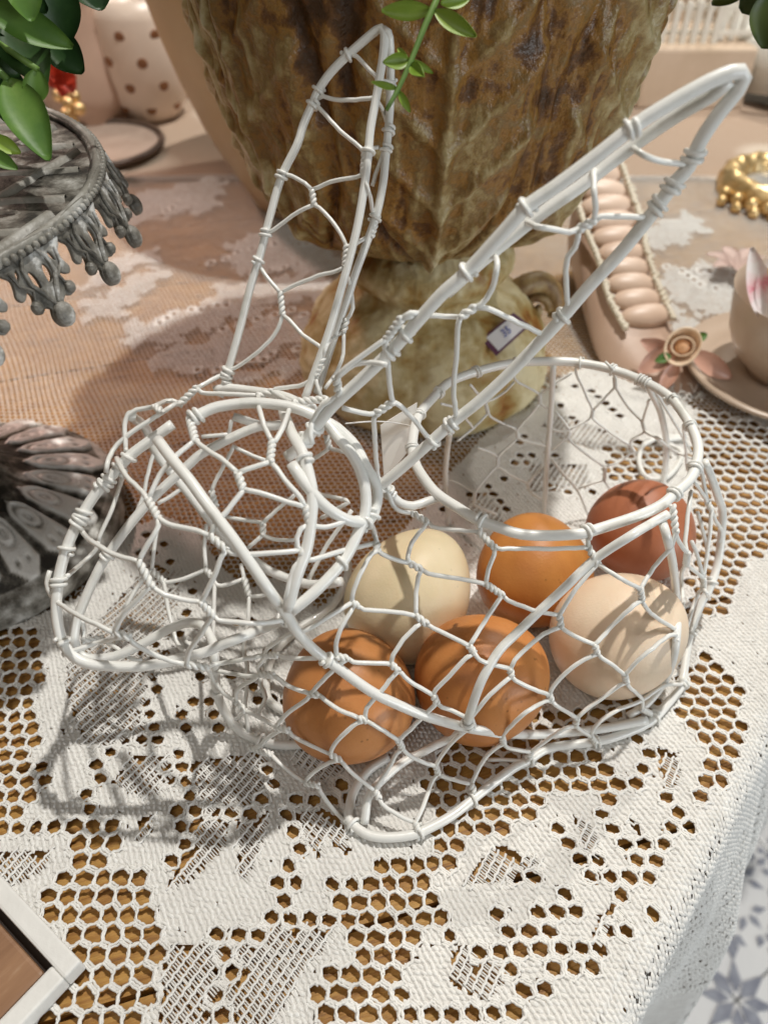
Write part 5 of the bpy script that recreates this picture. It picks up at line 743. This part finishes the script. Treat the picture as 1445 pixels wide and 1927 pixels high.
# ------------------------------------------------------------------ gold frame
M['gold']=noisy('antique_gold',[(.3,(.55,.36,.14)),(.6,(.82,.62,.33)),(.8,(.88,.74,.48))],70,.42,.6,260,metal=.85)
FX,FY=.311,.628
gf=thing('gold_ornate_frame','round ornate gold frame with grey glass lying at the right edge','picture frame',(FX,FY,0))
def gold_fn(TH,SS,RR,ZZ):
    return .0012*np.abs(np.sin(TH*7+SS*7))-.0005+.0012*vn(TH*18/PI*.5*2,SS*12,36),0*TH
relief_lathe('ring',(FX,FY,.001),[(.024,.004),(.027,.011),(.031,.0165),(.037,.0185),(.042,.0165),(.046,.010),(.047,.001)],240,gold_fn,M['gold'],gf)
for k in range(8):
    a=-PI/2-.35+(k-3.5)*.25
    mb=MB(); mb.ball((FX+math.cos(a)*.050,FY+math.sin(a)*.050,.008),(.0052,.0048,.0052),12,8); mb.ball((FX+math.cos(a+.09)*.056,FY+math.sin(a+.09)*.056,.005),.0042,10,7); mb.build('bead',M['gold'],gf)
MB().lathe((FX,FY,.006),[(.0,.0065),(.015,.0055),(.027,.001)],48).build('glass',mat('grey_glass',(.36,.35,.33),.12),gf)
# ------------------------------------------------------------------ small white house with picket fence (far right)
M['white']=noisy('painted_white_wood',[(.3,(.70,.66,.58)),(.7,(.82,.79,.72))],50,.6,.3,200); M['beige']=noisy('beige_card',[(.3,(.55,.42,.30)),(.7,(.66,.52,.40))],25,.7)
hx=atz(1305,200,0); ho=thing('picket_fence_box','cream box edged with white pickets in the far right background','decor box',(hx.x,hx.y,0))
bl=atz(1195,205,.001); br=atz(1395,205,.001)
bevel(MB().box((bl.x,bl.y,.001),(br.x-bl.x,0,0),(0,.16,0),(0,0,.052)).build('box',M['beige'],ho,False),.003)
zt=.053
for i in range(12):
    x=bl.x+.003+i*.0098; hgt=.034 if i<7 else .05+.002*(i-7); y=bl.y+.015+(.0 if i<7 else .012)
    o=MB().prism([(x,y),(x+.0052,y),(x+.0052,y+.004),(x,y+.004)],zt,zt+hgt).build('picket',M['white'],ho,False)
for z in (zt+.006,zt+.026): MB().box((bl.x,bl.y+.0194,z),(.118,0,0),(0,.003,0),(0,0,.004)).build('rail',M['white'],ho,False)
hs=thing('little_white_house','small white wooden house with dark windows behind the picket box','decor house',(hx.x,hx.y+.11,zt))
for i in range(7): MB().box((bl.x-.02+i*.021,bl.y+.09,zt),(.0205,0,0),(0,.03,0),(0,0,.16)).build('wall_board',M['white'] if i!=3 else M['beige'],hs,False)
for x in (.026,.052): MB().box((bl.x+x,bl.y+.0885,zt+.022),(.011,0,0),(0,.004,0),(0,0,.022)).build('window',mat('dark_pane_%d'%int(x*1000),(.03,.035,.03),.3),hs,False)
MB().box((bl.x+.075,bl.y+.088,zt+.004),(.022,0,0),(0,.004,0),(0,0,.05)).build('door',noisy('brown_door',[(.3,(.22,.14,.07)),(.7,(.30,.2,.11))],30,.6),hs,False)
wc=atz(1440,195,0); wb=thing('white_ceramic_dish','white ceramic dish with dark slot at the far right edge','dish',(wc.x+.03,wc.y+.03,0))
MB().lathe((wc.x+.045,wc.y+.03,.001),[(.0,.0),(.06,.0),(.075,.006),(.082,.03),(.085,.055),(.08,.058),(.0,.06)],64).build('body',mat('white_glaze',(.74,.73,.68),.3),wb)
MB().box((wc.x-.036,wc.y-.03,.012),(.05,-.02,0),(.002,.004,0),(0,0,.006)).build('slot',mat('dark_slot',(.06,.055,.045),.6),wb,False)
# ------------------------------------------------------------------ background left
M['pot']=noisy('blush_glaze',[(.3,(.74,.60,.50)),(.7,(.84,.72,.62))],10,.35)
px_=atz(276,243,0); PXc,PYc=px_.x,px_.y+.034
dp=thing('polka_dot_pot','pale pink pot with brown polka dots in the left background','pot',(PXc,PYc,0))
prof=[(.022,.001),(.026,.004),(.0345,.018),(.0395,.04),(.0405,.062),(.0375,.086),(.033,.10),(.031,.1),(.033,.05),(.0,.01)]
MB().lathe((PXc,PYc,0),prof,64).build('pot_body',M['pot'],dp)
M['dot']=mat('brown_dot',(.27,.12,.055),.45); dm=None
for row,z in enumerate((.016,.036,.056,.076)):
    for k in range(8):
        a=2*PI*(k+.5*(row%2)+.3)/8; r=np.interp(z,[q[1] for q in prof[:7]],[q[0] for q in prof[:7]])
        if dm is None: dm=MB().ball((0,0,0),(.0046,.0046,.0007),14,6).build('dot',M['dot'],dp); o=dm
        else: o=dm.copy(); COL.objects.link(o)
        er=Vector((math.cos(a),math.sin(a),-.1)).normalized(); o.parent=dp; q=er.to_track_quat('Z','Y'); o.rotation_euler=q.to_euler(); o.location=Vector((math.cos(a)*r,math.sin(a)*r,z))
for v in dm.data.vertices: v.co+=Vector((PXc,PYc,0))
pq=atz(160,250,0); pi_=thing('pink_pitcher','plain dusty pink jug left of the polka dot pot','jug',(pq.x,pq.y+.03,0))
MB().lathe((pq.x,pq.y+.035,0),[(.03,.001),(.036,.004),(.041,.03),(.036,.06),(.028,.085),(.031,.11),(.034,.125),(.031,.123),(.025,.085),(.0,.02)],56).build('jug_body',noisy('dusty_pink_glaze',[(.3,(.52,.36,.28)),(.7,(.62,.46,.37))],12,.35),pi_)
MB().tube(crom([(pq.x-.03,pq.y+.03,.115),(pq.x-.06,pq.y+.03,.10),(pq.x-.058,pq.y+.03,.06),(pq.x-.038,pq.y+.03,.04)],.004),.004,8).build('handle',bpy.data.materials['dusty_pink_glaze'],pi_)
rf=thing('red_flower_ornament','small red flower on a gold mount beside the pink jug','ornament',at(118,180,.66))
for k in range(7):
    c=at(120,140,.62); a=k*.9; leaf(MB(),c,c+Vector((math.cos(a)*.012,-.008,.014*math.sin(a))),.014,.1).build('petal',mat('red_petal_%d'%k,(.50,.045,.02),.5) if k==0 else bpy.data.materials['red_petal_0'],rf)
mb=MB(); 
for u,v in ((112,180),(130,195),(140,182),(150,205),(126,215)): mb.ball(at(u,v,.64),.0052,12,8)
c=at(132,190,.64); mb.tube([at(128,185,.64),at(132,200,.645),Vector((c.x,c.y,.002))],.004,8); mb.build('gold_mount',M['gold'],rf)
dk=atz(195,285,0); tp=thing('grey_metal_plate','flat grey plate with dark rolled rim lying behind the cake stand','plate',(dk.x,dk.y,0))
M['tinp']=noisy('dusty_tin',[(.3,(.34,.25,.20)),(.7,(.44,.34,.28))],40,.55); M['tind']=noisy('dark_tin_rim',[(.3,(.05,.03,.02)),(.7,(.11,.07,.05))],60,.5)
MB().lathe((dk.x,dk.y,.002),[(.0,.0),(.045,.0),(.0505,.004),(.05,.0055),(.044,.002),(.0,.002)],64).build('dish',M['tinp'],tp)
MB().tube([(dk.x+.0515*math.cos(2*PI*k/64),dk.y+.0515*math.sin(2*PI*k/64),.007) for k in range(64)],.003,8,True,True).build('rim',M['tind'],tp)
sc2=at(250,42,.80); s2=thing('scalloped_tin_stand','dusty pink-grey cake stand with scalloped edge above the polka dot pot','cake stand',(sc2.x-.02,sc2.y+.05,0))
cx2,cy2,cz2=sc2.x-.02,sc2.y+.06,sc2.z
MB().lathe((cx2,cy2,0),[(.05,.001),(.05,.008),(.02,.02),(.012,.05),(.012,cz2-.01),(.03,cz2-.002),(.075,cz2),(.076,cz2+.004),(.0,cz2+.004)],64).build('stand_body',M['tinp'],s2)
d2=None
for k in range(26):
    a=2*PI*k/26; 
    if d2 is None: d2=MB().ball((0,0,0),(.0022,.0095,.016),8,7).build('scallop',noisy('tin_scallop',[(.35,(.20,.13,.09)),(.65,(.46,.36,.30))],120,.5),s2); o=d2
    else: o=d2.copy(); COL.objects.link(o)
    o.parent=s2; o.rotation_euler=(0,0,a); o.location=Vector((cx2-s2.location.x+.076*math.cos(a),cy2-s2.location.y+.076*math.sin(a),cz2-.012))
for v in d2.data.vertices: v.co+=s2.location
# ------------------------------------------------------------------ white wooden frame, bottom left
zt=.0085; p1=atz(153,1808,zt); pa=atz(0,1645,zt); pb=atz(40,1930,zt)
da=(pa-p1).normalized(); db=(pb-p1).normalized(); db=(db-da*db.dot(da)).normalized()
wf=thing('white_wooden_frame','white painted wooden frame with brown panel in the bottom left corner','frame',(p1.x,p1.y,0))
M['paint']=noisy('chalky_white_paint',[(.3,(.76,.75,.72)),(.7,(.84,.83,.80))],80,.65,.25,500)
SZ,RW=.13,.0060
def bar(o,a,b): return bevel(MB().box(o,a,b,(0,0,zt-.0012)).build('frame_bar',M['paint'],wf,False),.0009)
z0=Vector((0,0,.0012)); q0=Vector((p1.x,p1.y,0))+z0
bar(q0,da*SZ,db*RW); bar(q0+db*(SZ-RW),da*SZ,db*RW); bar(q0+db*RW,da*RW,db*(SZ-2*RW)); bar(q0+db*RW+da*(SZ-RW),da*RW,db*(SZ-2*RW))
M['panel']=noisy('brown_wood_panel',[(.3,(.24,.12,.06)),(.6,(.35,.19,.10)),(.76,(.55,.38,.25))],160,.5,.3,200,stretch=(1,.15,1),rot=(0,0,R(40)))
bevel(MB().box(q0+db*(RW+.0026)+da*(RW+.0008),da*(SZ-2*RW-.005),db*(SZ-2*RW-.008),(0,0,zt-.0030)).build('panel',M['panel'],wf,False),.0012)
MB().box((q0+db*RW*1.01+da*RW*1.01),da*(SZ-2*RW*1.01),db*(SZ-2*RW*1.01),(0,0,.002)).build('back_board',mat('dark_board',(.03,.02,.015),.8),wf,False)
# ------------------------------------------------------------------ paper tag tied to the basket
tg=thing('blank_paper_tag','small blank white paper tag tied to the basket near the rabbit ears','tag',at(745,830,.295))
q=[at(715,800,.287),at(784,757,.292),at(778,835,.300),at(722,905,.296)]; nn=(q[1]-q[0]).cross(q[3]-q[0]).normalized()
quadslab(q,.0004).build('card',mat('tag_paper',(.74,.70,.64),.7),tg,False)
MB().tube(crom([at(650,797,.262),at(700,793,.275),at(740,795,.287),at(778,803,.294)],.004),.00028,5).build('string',M['lace'],tg)
